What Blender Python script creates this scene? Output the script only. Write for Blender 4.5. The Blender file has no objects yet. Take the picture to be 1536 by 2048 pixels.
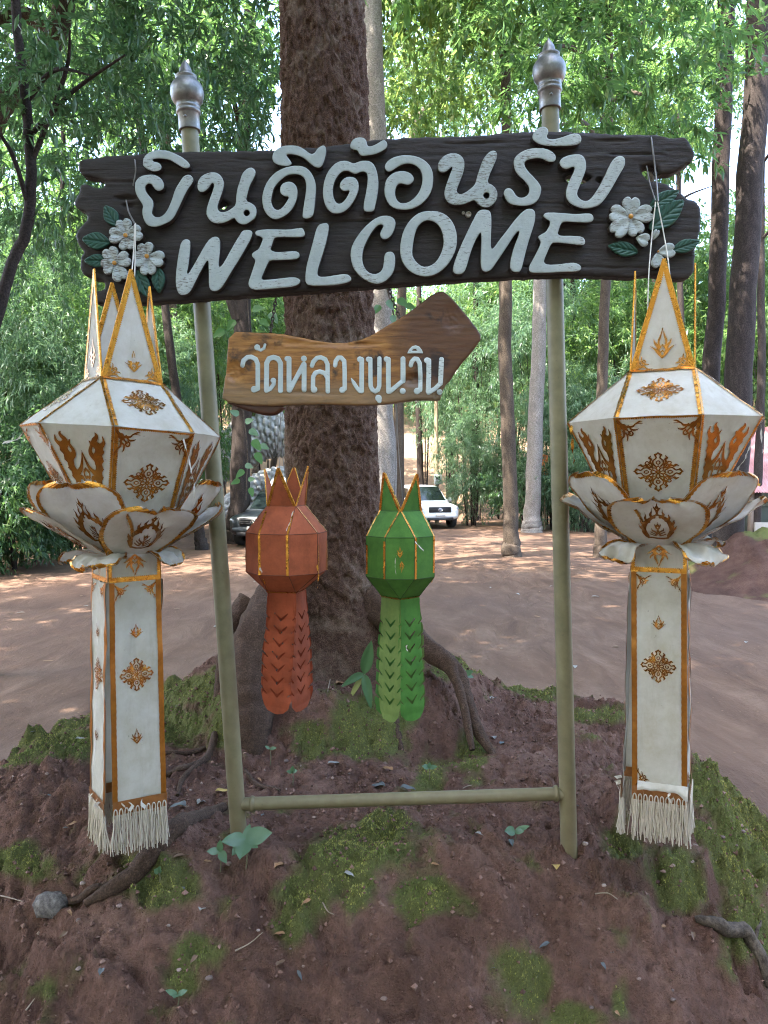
import bpy, math, random
import numpy as np
from mathutils import Vector, Matrix
R_ = math.radians
rng = np.random.default_rng(7); random.seed(7)
scene = bpy.context.scene
COL = scene.collection

# ------------------------------------------------------------------ camera, sky, sun, exposure
CAM = np.array([0.0, 0.0, 2.2]); PITCH = R_(2.8); FPX = 1500.0
cd = bpy.data.cameras.new('camera'); cam = bpy.data.objects.new('camera', cd); COL.objects.link(cam)
cd.sensor_fit = 'VERTICAL'; cd.sensor_height = 36.0; cd.lens = FPX / 2048 * 36.0
cd.clip_start = 0.05; cd.clip_end = 2000
cam.location = CAM; cam.rotation_euler = (math.pi / 2 - PITCH, 0, 0)
scene.camera = cam
SUN_EL, SUN_AZ = R_(58), R_(-125)          # azimuth from +Y towards +X: the sun stands behind the wood, to the left
wd = bpy.data.worlds.new('World'); scene.world = wd; wd.use_nodes = True
wn = wd.node_tree.nodes; wl = wd.node_tree.links
sky = wn.new('ShaderNodeTexSky'); sky.sky_type = 'NISHITA'; sky.sun_disc = False
sky.sun_elevation = SUN_EL; sky.sun_rotation = SUN_AZ
sky.air_density = 0.8; sky.dust_density = 2.5; sky.ozone_density = 0.6
bgn = wn['Background']; wl.new(sky.outputs[0], bgn.inputs[0]); bgn.inputs[1].default_value = 0.15
sd = bpy.data.lights.new('sun', 'SUN'); sun = bpy.data.objects.new('sun', sd); COL.objects.link(sun)
sd.energy = 2.0; sd.angle = R_(0.5); sd.color = (1.0, 0.93, 0.82)
sv = Vector((math.sin(SUN_AZ) * math.cos(SUN_EL), math.cos(SUN_AZ) * math.cos(SUN_EL), math.sin(SUN_EL)))
sun.rotation_euler = sv.to_track_quat('Z', 'Y').to_euler(); sun.location = (0, 0, 60)
vs = scene.view_settings
vs.view_transform = 'Standard'; vs.look = 'None'; vs.gamma = 1.0; vs.use_curve_mapping = False
vs.exposure = 4.05
scene.cycles.max_bounces = 6; scene.cycles.diffuse_bounces = 3; scene.cycles.transmission_bounces = 3
scene.cycles.glossy_bounces = 2; scene.cycles.use_denoising = True
scene.cycles.sample_clamp_indirect = 6.0; scene.cycles.denoising_prefilter = 'NONE'; scene.cycles.filter_width = 1.1

# ------------------------------------------------------------------ helpers
cp, sp = math.cos(PITCH), math.sin(PITCH)
def raydir(px, py):
    a = (px - 768) / FPX; b = -(py - 1024) / FPX
    return np.array([a, cp + b * sp, -sp + b * cp])
def at(px, py, Y):                       # the point seen at a pixel of the photograph, Y metres ahead
    d = raydir(px, py); return CAM + d * (Y / d[1])
def proj(p):
    q = np.asarray(p, float) - CAM
    f = q[1] * cp - q[2] * sp; u = q[1] * sp + q[2] * cp
    return 768 + FPX * q[0] / f, 1024 - FPX * u / f

_perm = np.random.default_rng(3).permutation(256); _perm = np.concatenate([_perm, _perm, _perm])
_grad = np.random.default_rng(4).normal(size=(256, 3)); _grad /= np.linalg.norm(_grad, axis=1)[:, None]
def pn(x, y, z=0.0):
    x, y, z = np.broadcast_arrays(np.asarray(x, float), np.asarray(y, float), np.asarray(z, float))
    xi = np.floor(x).astype(int); yi = np.floor(y).astype(int); zi = np.floor(z).astype(int)
    xf = x - xi; yf = y - yi; zf = z - zi
    u = xf * xf * xf * (xf * (xf * 6 - 15) + 10); v = yf * yf * yf * (yf * (yf * 6 - 15) + 10); w = zf * zf * zf * (zf * (zf * 6 - 15) + 10)
    def g(i, j, k):
        h = _perm[(_perm[(_perm[(xi + i) & 255] + yi + j) & 255] + zi + k) & 255]
        gr = _grad[h]
        return gr[..., 0] * (xf - i) + gr[..., 1] * (yf - j) + gr[..., 2] * (zf - k)
    def L(a, b, t): return a + (b - a) * t
    x0 = L(L(g(0,0,0), g(1,0,0), u), L(g(0,1,0), g(1,1,0), u), v)
    x1 = L(L(g(0,0,1), g(1,0,1), u), L(g(0,1,1), g(1,1,1), u), v)
    return L(x0, x1, w)
def fbm(x, y, z=0.0, o=4, lac=2.1, gain=0.5):
    t = 0; a = 1.0
    for i in range(o):
        t = t + a * pn(np.asarray(x) * lac ** i + 11.3 * i, np.asarray(y) * lac ** i - 7.7 * i, np.asarray(z) * lac ** i + 3.1 * i); a *= gain
    return t
def sstep(a, b, x):
    t = np.clip((np.asarray(x, float) - a) / (b - a), 0, 1); return t * t * (3 - 2 * t)

def link(o, parent=None):
    COL.objects.link(o)
    if parent is not None: o.parent = parent
    return o
def tag(o, label=None, cat=None, group=None, kind=None):
    if label: o['label'] = label
    if cat: o['category'] = cat
    if group: o['group'] = group
    if kind: o['kind'] = kind
    return o
def empty(name, loc=(0, 0, 0), rz=0.0, label=None, cat=None, group=None, kind=None):
    o = bpy.data.objects.new(name, None); COL.objects.link(o); o.empty_display_size = 0.1
    o.location = loc; o.rotation_euler = (0, 0, rz)
    return tag(o, label, cat, group, kind)
def copy_tree(o, parent=None):
    c = o.copy(); COL.objects.link(c)
    if parent is not None: c.parent = parent
    for ch in o.children: copy_tree(ch, c)
    return c

class MB:                                # collects vertices and faces; build() links them as one mesh object
    def __init__(s): s.V = []; s.n = 0; s.F = []; s.M = []; s.A = []
    def add(s, V, F, mi=0, attr=None):
        V = np.asarray(V, float).reshape(-1, 3); b = s.n
        s.V.append(V); s.n += len(V); s.A.append(np.full(len(V), 0.0) if attr is None else np.asarray(attr, float))
        if isinstance(F, np.ndarray): s.F.append(F + b); s.M.append(np.full(len(F), mi))
        else:
            by = {}
            for f in F: by.setdefault(len(f), []).append(f)
            for k, L in by.items():
                s.F.append(np.array(L, int) + b); s.M.append(np.full(len(L), mi))
        return s
    def grid(s, P, mi=0, closed=False, attr=None):
        P = np.asarray(P, float); nu, nv = P.shape[:2]
        idx = np.arange(nu * nv).reshape(nu, nv)
        if closed: idx = np.concatenate([idx, idx[:, :1]], 1)
        F = np.stack([idx[:-1, :-1], idx[1:, :-1], idx[1:, 1:], idx[:-1, 1:]], -1).reshape(-1, 4)
        return s.add(P.reshape(-1, 3), F, mi, None if attr is None else np.asarray(attr).reshape(-1))
    def box(s, c, d, mi=0, rz=0.0, tilt=None, bev=0.0):
        x, y, z = np.asarray(d, float) / 2
        if bev > 0:
            b = min(bev, x * .9, y * .9, z * .9); pts = []
            for sx in (-1, 1):
                for sy in (-1, 1):
                    for sz in (-1, 1):
                        pts += [(sx * (x - b), sy * (y - b), sz * z), (sx * (x - b), sy * y, sz * (z - b)), (sx * x, sy * (y - b), sz * (z - b))]
            import bmesh
            bm = bmesh.new(); [bm.verts.new(p) for p in pts]; bmesh.ops.convex_hull(bm, input=bm.verts)
            bm.verts.ensure_lookup_table(); bm.verts.index_update()
            V = np.array([v.co[:] for v in bm.verts]); F = [[v.index for v in f.verts] for f in bm.faces]; bm.free()
        else:
            V = np.array([(a * x, b * y, e * z) for a in (-1, 1) for b in (-1, 1) for e in (-1, 1)])
            F = [(0,1,3,2),(4,6,7,5),(0,4,5,1),(2,3,7,6),(0,2,6,4),(1,5,7,3)]
        if tilt is not None: V = V @ np.array(tilt.to_3x3()).T if hasattr(tilt, 'to_3x3') else V
        if rz: c_, s_ = math.cos(rz), math.sin(rz); V = V @ np.array([[c_, s_, 0], [-s_, c_, 0], [0, 0, 1]])
        return s.add(V + np.asarray(c, float), F, mi)
    def tube(s, path, rad, seg=8, mi=0, cap=True, noise=None, attr=None):
        P = np.asarray(path, float); n = len(P); rad = np.broadcast_to(np.asarray(rad, float), (n,))
        T = np.gradient(P, axis=0); T /= np.linalg.norm(T, axis=1)[:, None] + 1e-12
        ref = np.array([0, 0, 1.0]) if abs(T[0][2]) < 0.9 else np.array([1.0, 0, 0])
        N = np.zeros_like(P); N[0] = np.cross(T[0], ref); N[0] /= np.linalg.norm(N[0])
        for i in range(1, n):
            v = N[i-1] - T[i] * np.dot(N[i-1], T[i]); N[i] = v / (np.linalg.norm(v) + 1e-12)
        B = np.cross(T, N); a = np.linspace(0, 2 * np.pi, seg, endpoint=False)
        r = rad[:, None] * np.ones((1, seg))
        if noise is not None: r = r * (1 + noise(np.arange(n)[:, None] / n, a[None, :], P))
        G = P[:, None] + r[..., None] * (np.cos(a)[None, :, None] * N[:, None] + np.sin(a)[None, :, None] * B[:, None])
        s.grid(G, mi, closed=True)
        if cap:
            s.add(G[0], [tuple(range(seg))], mi); s.add(G[-1], [tuple(range(seg))[::-1]], mi)
        return s
    def lathe(s, prof, c=(0, 0, 0), seg=20, mi=0, axis=None):
        pr = np.asarray(prof, float); a = np.linspace(0, 2 * np.pi, seg, endpoint=False)
        G = np.stack([pr[:, 0:1] * np.cos(a), pr[:, 0:1] * np.sin(a), pr[:, 1:2] * np.ones((1, seg))], -1)
        if axis is not None:
            q = np.array(Vector((0, 0, 1)).rotation_difference(Vector(axis)).to_matrix()); G = G @ q.T
        return s.grid(G + np.asarray(c, float), mi, closed=True)
    def mesh(s, name, smooth=True):
        V = np.concatenate(s.V) if s.V else np.zeros((0, 3))
        me = bpy.data.meshes.new(name); me.vertices.add(len(V)); me.vertices.foreach_set('co', V.astype(np.float32).ravel())
        nl = sum(f.size for f in s.F); npol = sum(len(f) for f in s.F)
        me.loops.add(nl); me.polygons.add(npol)
        me.loops.foreach_set('vertex_index', np.concatenate([f.ravel() for f in s.F]).astype(np.int32))
        sizes = np.concatenate([np.full(len(f), f.shape[1]) for f in s.F]); st = np.concatenate([[0], np.cumsum(sizes)[:-1]])
        me.polygons.foreach_set('loop_start', st.astype(np.int32)); me.polygons.foreach_set('loop_total', sizes.astype(np.int32))
        me.polygons.foreach_set('material_index', np.concatenate(s.M).astype(np.int32))
        me.polygons.foreach_set('use_smooth', np.full(npol, smooth))
        A = np.concatenate(s.A)
        if np.any(A != 0):
            at_ = me.attributes.new('mask', 'FLOAT', 'POINT'); at_.data.foreach_set('value', A.astype(np.float32))
        me.update(calc_edges=True); me.validate()
        return me
    def build(s, name, mat, parent=None, smooth=True):
        me = s.mesh(name, smooth)
        for m in (mat if isinstance(mat, (list, tuple)) else [mat]): me.materials.append(m)
        return link(bpy.data.objects.new(name, me), parent)

def crv(pts, n=12):                      # Catmull-Rom through points
    P = np.asarray(pts, float); P = np.vstack([2 * P[0] - P[1], P, 2 * P[-1] - P[-2]]); out = []
    for i in range(1, len(P) - 2):
        t = np.linspace(0, 1, n, endpoint=False)[:, None]
        p0, p1, p2, p3 = P[i-1], P[i], P[i+1], P[i+2]
        out.append(0.5 * ((2 * p1) + (-p0 + p2) * t + (2*p0 - 5*p1 + 4*p2 - p3) * t**2 + (-p0 + 3*p1 - 3*p2 + p3) * t**3))
    out.append(P[-2][None]); return np.concatenate(out)
def chaikin(P, it=2, closed=True):
    P = np.asarray(P, float)
    for _ in range(it):
        Q = np.roll(P, -1, 0); P = np.stack([P * .75 + Q * .25, P * .25 + Q * .75], 1).reshape(-1, 2)
    return P

# ---- shapes as signed distance (positive inside), on a grid, clipped to a clean mesh
def sd_poly(X, Y, P):
    P = np.asarray(P, float); Q = np.roll(P, -1, 0); d2 = np.full(X.shape, 1e18); ins = np.zeros(X.shape, bool)
    for (ax, ay), (bx, by) in zip(P, Q):
        ex, ey = bx - ax, by - ay; wx, wy = X - ax, Y - ay
        t = np.clip((wx * ex + wy * ey) / (ex * ex + ey * ey + 1e-12), 0, 1)
        d2 = np.minimum(d2, (wx - ex * t) ** 2 + (wy - ey * t) ** 2)
        if ay != by:
            c = ((ay <= Y) != (by <= Y)) & (X < ex * (Y - ay) / ey + ax); ins ^= c
    return np.sqrt(d2) * np.where(ins, 1, -1)
def sd_stroke(X, Y, P):                  # P rows: x, y, full width
    P = np.asarray(P, float); best = np.full(X.shape, -1e9)
    for a, b in zip(P[:-1], P[1:]):
        ex, ey = b[0] - a[0], b[1] - a[1]; wx, wy = X - a[0], Y - a[1]
        t = np.clip((wx * ex + wy * ey) / (ex * ex + ey * ey + 1e-12), 0, 1)
        best = np.maximum(best, (a[2] + (b[2] - a[2]) * t) / 2 - np.hypot(wx - ex * t, wy - ey * t))
    return best
def sd_circ(X, Y, c, r): return r - np.hypot(X - c[0], Y - c[1])

def clip_mesh(D, xs, ys):
    """cells of the grid where D>0, clipped at D=0 -> 2-D verts, dist at verts, faces, boundary segments"""
    ny, nx = D.shape; X, Y = np.meshgrid(xs, ys)
    ins = D > 0; vid = -np.ones((ny, nx), int); vid[ins] = np.arange(ins.sum())
    V = [np.stack([X[ins], Y[ins]], -1)]; dist = [D[ins]]; n = int(ins.sum()); F = []; seg = []
    full = ins[:-1, :-1] & ins[1:, :-1] & ins[1:, 1:] & ins[:-1, 1:]
    quads = np.stack([vid[:-1, :-1][full], vid[:-1, 1:][full], vid[1:, 1:][full], vid[1:, :-1][full]], -1)
    part = (ins[:-1, :-1] | ins[1:, :-1] | ins[1:, 1:] | ins[:-1, 1:]) & ~full
    cross = {}; CV = []
    for j, i in zip(*np.nonzero(part)):
        cs = [(j, i), (j, i+1), (j+1, i+1), (j+1, i)]; poly = []; xc = []
        for k in range(4):
            a, b = cs[k], cs[(k+1) % 4]
            if ins[a]: poly.append(vid[a])
            if ins[a] != ins[b]:
                key = (a, b) if a < b else (b, a)
                if key not in cross:
                    t = D[a] / (D[a] - D[b])
                    CV.append((X[a] + (X[b] - X[a]) * t, Y[a] + (Y[b] - Y[a]) * t)); cross[key] = n + len(CV) - 1
                poly.append(cross[key]); xc.append(cross[key])
        if len(poly) >= 3: F.append(poly)
        if len(xc) == 2: seg.append(xc)
    if CV: V.append(np.array(CV)); dist.append(np.zeros(len(CV)))
    return np.concatenate(V), np.concatenate(dist), quads, F, seg

def plate(name, dist_fn, bbox, step, mapf, thick, bevel, mat, parent=None, back=None, relief=None, mb=None, wallmi=0):
    """solid plate: mapf(x, y, h) -> world; front at h=thick with a rounded edge, walls down to h=back (0)"""
    xs = np.arange(bbox[0] - step, bbox[2] + 2 * step, step); ys = np.arange(bbox[1] - step, bbox[3] + 2 * step, step)
    X, Y = np.meshgrid(xs, ys); D = dist_fn(X, Y)
    V2, d, quads, F, seg = clip_mesh(D, xs, ys)
    own = mb is None; mb = mb or MB(); bk = 0.0 if back is None else back
    if bevel[0] > 0:
        t = np.clip(d / bevel[0], 0, 1); h = thick - bevel[1] * (1 - np.sqrt(np.clip(1 - (1 - t) ** 2, 0, 1)))
    else: h = np.full(len(d), thick)
    if relief is not None: h = h + relief(V2[:, 0], V2[:, 1], d)
    P = mapf(V2[:, 0], V2[:, 1], h)
    b0 = mb.n
    mb.add(P, quads)
    if F: mb.F += [np.array([f], int) + b0 for f in F]; mb.M += [np.zeros(1) for f in F]
    if thick != bk and seg:
        seg = np.array(seg); u, inv = np.unique(seg, return_inverse=True); inv = inv.reshape(-1, 2)
        W0 = mapf(V2[u, 0], V2[u, 1], h[u]); W1 = mapf(V2[u, 0], V2[u, 1], np.full(len(u), bk)); k = len(u)
        mb.add(np.concatenate([W0, W1]), np.stack([inv[:, 0], inv[:, 1], inv[:, 1] + k, inv[:, 0] + k], -1), wallmi)
        b1 = mb.n
        if back is not None:
            mb.add(mapf(V2[:, 0], V2[:, 1], np.full(len(V2), bk)), quads)
            if F: mb.F += [np.array([f[::-1]], int) + b1 for f in F]; mb.M += [np.zeros(1) for f in F]
    return mb.build(name, mat, parent) if own else mb

# ------------------------------------------------------------------ materials
def material(name):
    m = bpy.data.materials.new(name); m.use_nodes = True
    nt = m.node_tree; return m, nt.nodes, nt.links, nt.nodes['Principled BSDF']
class NT:
    def __init__(s, name):
        s.m, s.n, s.l, s.p = material(name); s.co = None
    def new(s, t, **kw):
        x = s.n.new(t)
        for k, v in kw.items(): setattr(x, k, v)
        return x
    def coord(s, kind='Object', scale=(1, 1, 1)):
        c = s.new('ShaderNodeTexCoord'); mp = s.new('ShaderNodeMapping'); mp.inputs['Scale'].default_value = scale
        s.l.new(c.outputs[kind], mp.inputs[0]); return mp.outputs[0]
    def noise(s, vec, scale, detail=5, rough=0.6, dist=0.0):
        x = s.new('ShaderNodeTexNoise'); x.inputs['Scale'].default_value = scale; x.inputs['Detail'].default_value = detail
        x.inputs['Roughness'].default_value = rough; x.inputs['Distortion'].default_value = dist; s.l.new(vec, x.inputs['Vector']); return x.outputs[0]
    def voro(s, vec, scale, feature='F1', out=0):
        x = s.new('ShaderNodeTexVoronoi'); x.feature = feature; x.inputs['Scale'].default_value = scale; s.l.new(vec, x.inputs['Vector']); return x.outputs[out]
    def ramp(s, fac, stops):
        x = s.new('ShaderNodeValToRGB'); e = x.color_ramp.elements
        while len(e) < len(stops): e.new(0.5)
        for q, (p, c) in zip(e, stops): q.position = p; q.color = (*c, 1) if len(c) == 3 else c
        s.l.new(fac, x.inputs[0]); return x.outputs[0]
    def mix(s, fac, a, b, mode='MIX'):
        x = s.new('ShaderNodeMix', data_type='RGBA', blend_type=mode)
        for i, v in ((0, fac), (6, a), (7, b)):
            if hasattr(v, 'default_value') and hasattr(v, 'links'): s.l.new(v, x.inputs[i])
            elif i == 0: x.inputs[0].default_value = v
            else: x.inputs[i].default_value = (*v, 1)
        return x.outputs[2]
    def math(s, op, a, b=0.0):
        x = s.new('ShaderNodeMath', operation=op)
        for i, v in ((0, a), (1, b)):
            if hasattr(v, 'links'): s.l.new(v, x.inputs[i])
            else: x.inputs[i].default_value = v
        return x.outputs[0]
    def attr(s, name='mask'):
        x = s.new('ShaderNodeAttribute'); x.attribute_name = name; return x.outputs['Fac']
    def bump(s, h, strength=0.5, dist=0.01, nrm=None):
        x = s.new('ShaderNodeBump'); x.inputs['Strength'].default_value = strength; x.inputs['Distance'].default_value = dist
        s.l.new(h, x.inputs['Height'])
        if nrm is not None: s.l.new(nrm, x.inputs['Normal'])
        return x.outputs[0]
    def out(s, col=None, rough=0.7, metal=0.0, bump=None, spec=None):
        for k, v in (('Base Color', col), ('Roughness', rough), ('Metallic', metal), ('Normal', bump)):
            if v is None: continue
            if hasattr(v, 'links'): s.l.new(v, s.p.inputs[k])
            else: s.p.inputs[k].default_value = (*v, 1) if k == 'Base Color' else v
        if spec is not None: s.p.inputs['Specular IOR Level'].default_value = spec
        return s.m
    def translucent(s, col, fac):
        t = s.new('ShaderNodeBsdfTranslucent'); mx = s.new('ShaderNodeMixShader'); o = s.n['Material Output']
        if hasattr(col, 'links'): s.l.new(col, t.inputs[0])
        else: t.inputs[0].default_value = (*col, 1)
        if hasattr(fac, 'links'): s.l.new(fac, mx.inputs[0])
        else: mx.inputs[0].default_value = fac
        s.l.new(s.p.outputs[0], mx.inputs[1]); s.l.new(t.outputs[0], mx.inputs[2]); s.l.new(mx.outputs[0], o.inputs[0]); return s.m
    def rnd(s):
        g = s.new('ShaderNodeNewGeometry'); return g.outputs['Random Per Island']
    def orand(s):
        g = s.new('ShaderNodeObjectInfo'); return g.outputs['Random']

def plain(name, col, rough=0.6, metal=0.0, var=0.12, scale=30, bumps=0.0, spec=None):
    t = NT(name); v = t.coord(); n = t.noise(v, scale, 5)
    c = t.mix(n, tuple(max(0, x * (1 - var * 1.6)) for x in col), tuple(min(1, x * (1 + var * 1.6)) for x in col))
    b = t.bump(n, bumps, 0.004) if bumps else None
    return t.out(c, rough, metal, b, spec)

def leafmat(name, stops, tcol, tf=0.4, rough=0.42, objvar=0.0):
    t = NT(name); r = t.rnd(); c = t.ramp(r, stops)
    if objvar:
        o = t.orand(); c2 = t.mix(0.55, c, t.ramp(o, [(0, (.035, .07, .02)), (.5, (.06, .12, .025)), (1, (.12, .16, .03))])); c = c2
    t.out(c, rough, 0, None, 0.5)
    tc = t.mix(0.5, c, tcol); tc = t.mix(1.0, tc, (2.0, 2.0, 2.0), 'MULTIPLY')
    return t.translucent(tc, tf)
# ------------------------------------------------------------------ the ground
def G(x, y):
    x = np.asarray(x, float); y = np.asarray(y, float)
    z = 0.06 * fbm(x * .12, y * .12, 0.3, 3) + 0.02 * fbm(x * .7, y * .7, 2.0, 3)
    z = z + 0.29 * np.clip(y - 38, 0, 90) * sstep(36, 50, y)
    bank = -(x + 10.0 + 0.24 * (y - 20) + 0.8 * pn(x * .2, y * .25, 5))
    z = z + (1.5 * sstep(0, 2.2, bank) + 0.16 * np.clip(bank - 1.5, 0, 40)) * sstep(5, 14, y)
    bankr = (x - 13.5 - 0.18 * (y - 18) + 0.8 * pn(x * .2, y * .2, 9))
    z = z + 0.10 * np.clip(bankr, 0, 40) * sstep(12, 22, y)
    z = z + 0.55 * sstep(1.6, -0.6, y)
    z = z + 0.10 * np.exp(-(((x - 7.3) / 2.0) ** 2 + ((y - 14.6) / 2.6) ** 2)) * (1 + .4 * fbm(x, y, 1, 3))    # soil heaped round the twin trunk
    return z

TX, TY = -0.30, 4.35                       # foot of the big tree
def mound_h(x, y):
    dx = x + 0.12; dy = y - 3.75
    ang = np.arctan2(dy, dx)
    rx = np.where(dx > 0, 2.62, 2.75); ry = np.where(dy < 0, 2.25, 2.25)
    r = np.sqrt((dx / rx) ** 2 + (dy / ry) ** 2) + 0.05 * fbm(np.cos(ang) * 1.7, np.sin(ang) * 1.7, 1.2, 3)
    s = np.clip((1 - r) / 0.48, 0, 1)
    h = 0.87 * (s * s * (3 - 2 * s)) ** 0.9
    d = np.hypot((x - TX) / 1.05, (y - TY)) + 0.10 * fbm(x * 2.2, y * 2.2, 4.0, 3)
    h = h + 0.25 * sstep(0.98, 0.62, d)
    # ridges, lumps and clods of washed-out soil (noise read in 3-D, so steep flanks do not smear)
    w = sstep(1.02, .9, r); st = sstep(0.30, .62, r); H = h * 1.0
    h = h + w * (0.085 * fbm(x * 1.9, y * 1.9, .5 + H * 1.9, 3) + (0.018 + .050 * st) * fbm(x * 4.6, y * 4.6, 2.5 + H * 4.6, 3))
    wx = x + .03 * fbm(x * 6, y * 6, 9.1 + H * 6, 2); wy = y + .03 * fbm(x * 6, y * 6, 4.4 + H * 6, 2)
    b1 = np.abs(fbm(wx * 5.5, wy * 5.5, 1.7 + H * 5.5, 2)); b2 = np.abs(fbm(wx * 14, wy * 14, 5.7 + H * 14, 2)); b3 = np.abs(fbm(wx * 34, wy * 34, 2.9 + H * 34, 2)); pz = .5 + .5 * sstep(-.2, .3, fbm(x * 2.3, y * 2.3, 7.7, 2))
    h = h + w * pz * ((.05 + .12 * st) * b1 + (.045 + .035 * st) * b2 + .030 * b3 + .014 * np.abs(fbm(wx * 75, wy * 75, 2.2 + H * 75, 2)) - .02)
    p1_ = pn(wx * 12, wy * 12, 3.3 + H * 12); p2_ = pn(wx * 30, wy * 30, 8.1 + H * 30)                     # pits and worm holes
    h = h - w * (.034 * sstep(.20, .42, p1_) + .016 * sstep(.22, .40, p2_))
    for (qx, qy) in ((-.497, 2.645), (.655, 2.645)): h = h + .022 * np.exp(-((x - qx) ** 2 + (y - qy) ** 2) / .0055)      # earth packed round the posts
    return h - 0.06 * sstep(.96, 1.06, r)

MOSS = [(680,1720,105,62,1),(760,1690,80,60,1),(600,1780,60,40,.8),(840,1800,70,40,.6),(740,1450,75,62,1),(620,1470,60,40,.7),(330,1440,95,45,.9),(390,1385,60,30,1),
        (100,1480,110,38,1),(30,1720,45,28,1.2),(330,1760,80,45,.8),(240,1620,40,20,.5),(1440,1560,70,80,1.1),(1500,1680,60,120,1.2),(1500,1850,40,60,.8),(1350,1760,60,70,.8),
        (1060,1960,40,60,.8),(1150,2040,50,40,.9),(930,1330,60,18,1.1),(1090,1370,80,22,1),(1190,1430,60,20,.7),(350,1960,50,30,.5),(860,1560,30,25,.7),(440,1440,30,90,.7),
        (960,1520,40,40,.6),(820,1880,30,40,.6),(400,1900,60,30,.5),(60,1980,60,20,.5),(1250,1700,40,30,.5),(560,1850,60,35,.5),(1240,1990,25,40,.7),(300,2020,40,15,.6)]
def moss_mask(P):
    q = P - CAM; f = np.maximum(q[:, 1] * cp - q[:, 2] * sp, .2); u = q[:, 1] * sp + q[:, 2] * cp
    px = 768 + FPX * q[:, 0] / f; py = 1024 - FPX * u / f; m = np.zeros(len(P))
    for (a, b, rx, ry, s) in MOSS: m = np.maximum(m, s * np.exp(-((px - a) / (rx * 1.22)) ** 2 - ((py - b) / (ry * 1.22)) ** 2))
    n = fbm(P[:, 0] * 4.5, P[:, 1] * 4.5, P[:, 2] * 4.5, 4)
    behind = sstep(4.8, 5.4, P[:, 1]) * .5
    return np.clip((np.maximum(m, behind) * 1.3 + n * 1.0 - .30) * 1.3, 0, 1)

def soil_material(name='mound_soil', dk=1.0):
    t = NT(name); v = t.coord()
    n1 = t.noise(v, 3.0, 6, .65); n2 = t.noise(v, 38, 6, .7); n3 = t.noise(v, 140, 4, .7)
    c = t.ramp(n1, [(.30, (.112 * dk, .060 * dk, .044 * dk)), (.5, (.190 * dk, .105 * dk, .078 * dk)), (.70, (.28 * dk, .165 * dk, .125 * dk))])
    c = t.mix(t.ramp(n2, [(.40, (0, 0, 0)), (.62, (1, 1, 1))]), c, t.mix(.5, c, (.085, .047, .039)))
    stone = t.voro(v, 55, 'F1'); c = t.mix(t.ramp(stone, [(.04, (1, 1, 1)), (.08, (0, 0, 0))]), c, (.20, .13, .105))
    a = t.attr(); film = t.noise(v, 16, 5, .7)
    algae = t.math('MULTIPLY', a, t.math('ADD', t.math('MULTIPLY', film, 1.5), -.05))
    c = t.mix(t.ramp(algae, [(.02, (0, 0, 0)), (.36, (.92, .92, .92))]), c, t.mix(t.noise(v, 70, 4), (.070, .080, .030), (.165, .180, .055)))
    h = t.math('ADD', t.math('MULTIPLY', n2, 1.0), t.math('MULTIPLY', n3, .45))
    return t.out(c, .97, 0, t.bump(h, 1.0, .034), .08)
def ground_material():
    t = NT('packed_earth'); v = t.coord(); vs_ = t.coord('Object', (1, .35, 1))
    n0 = t.noise(v, .22, 4, .6); n1 = t.noise(vs_, 2.2, 7, .68, .6); n2 = t.noise(v, 26, 5, .7)
    c = t.ramp(n1, [(.28, (.072, .039, .024)), (.48, (.120, .069, .043)), (.68, (.176, .110, .073))])
    c = t.mix(t.ramp(n0, [(.38, (0, 0, 0)), (.66, (.6, .6, .6))]), c, (.100, .064, .050))
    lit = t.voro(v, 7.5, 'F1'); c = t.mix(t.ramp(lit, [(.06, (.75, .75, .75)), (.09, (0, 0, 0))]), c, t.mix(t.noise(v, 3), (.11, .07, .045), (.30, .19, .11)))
    # beyond the yard the floor is leaf litter
    ps = t.new('ShaderNodeSeparateXYZ'); t.l.new(v, ps.inputs[0])
    far = t.math('ADD', t.math('MULTIPLY', t.math('ADD', ps.outputs[1], -37.0), .09), t.math('MULTIPLY', n0, .5))
    c = t.mix(t.ramp(far, [(.3, (0, 0, 0)), (.9, (1, 1, 1))]), c, t.mix(n2, (.10, .068, .045), (.28, .185, .12)))
    c = t.mix(t.math('MULTIPLY', t.attr(), t.ramp(n1, [(.3, (1, 1, 1)), (.8, (.55, .55, .55))])), c, t.mix(n2, (.035, .026, .018), (.12, .085, .055)))
    h = t.math('ADD', n1, t.math('MULTIPLY', n2, .25))
    return t.out(c, .92, 0, t.bump(h, .8, .05), .2)
def axis(lo, hi, segs):
    out = []
    for (a, b, st) in segs: out.append(np.arange(a, b, st))
    return np.concatenate(out + [[hi]])
gx = axis(-140, 140, [(-140, -40, 6), (-40, -16, 1.0), (-16, 16, .25), (16, 40, 1.0), (40, 140, 6)])
gy = axis(-50, 220, [(-50, -4, 4), (-4, 30, .25), (30, 60, .6), (60, 220, 5)])
GX, GY = np.meshgrid(gx, gy, indexing='ij')
GZ = G(GX, GY) + .008 * fbm(GX * 2.5, GY * 2.5, 4, 3)
ground = MB().grid(np.stack([GX, GY, GZ], -1), attr=sstep(.22, .8, GZ) * sstep(38.5, 36, GY) * sstep(6, 9, GY) + 1e-4).build('ground', ground_material()); tag(ground, kind='structure')

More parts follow.
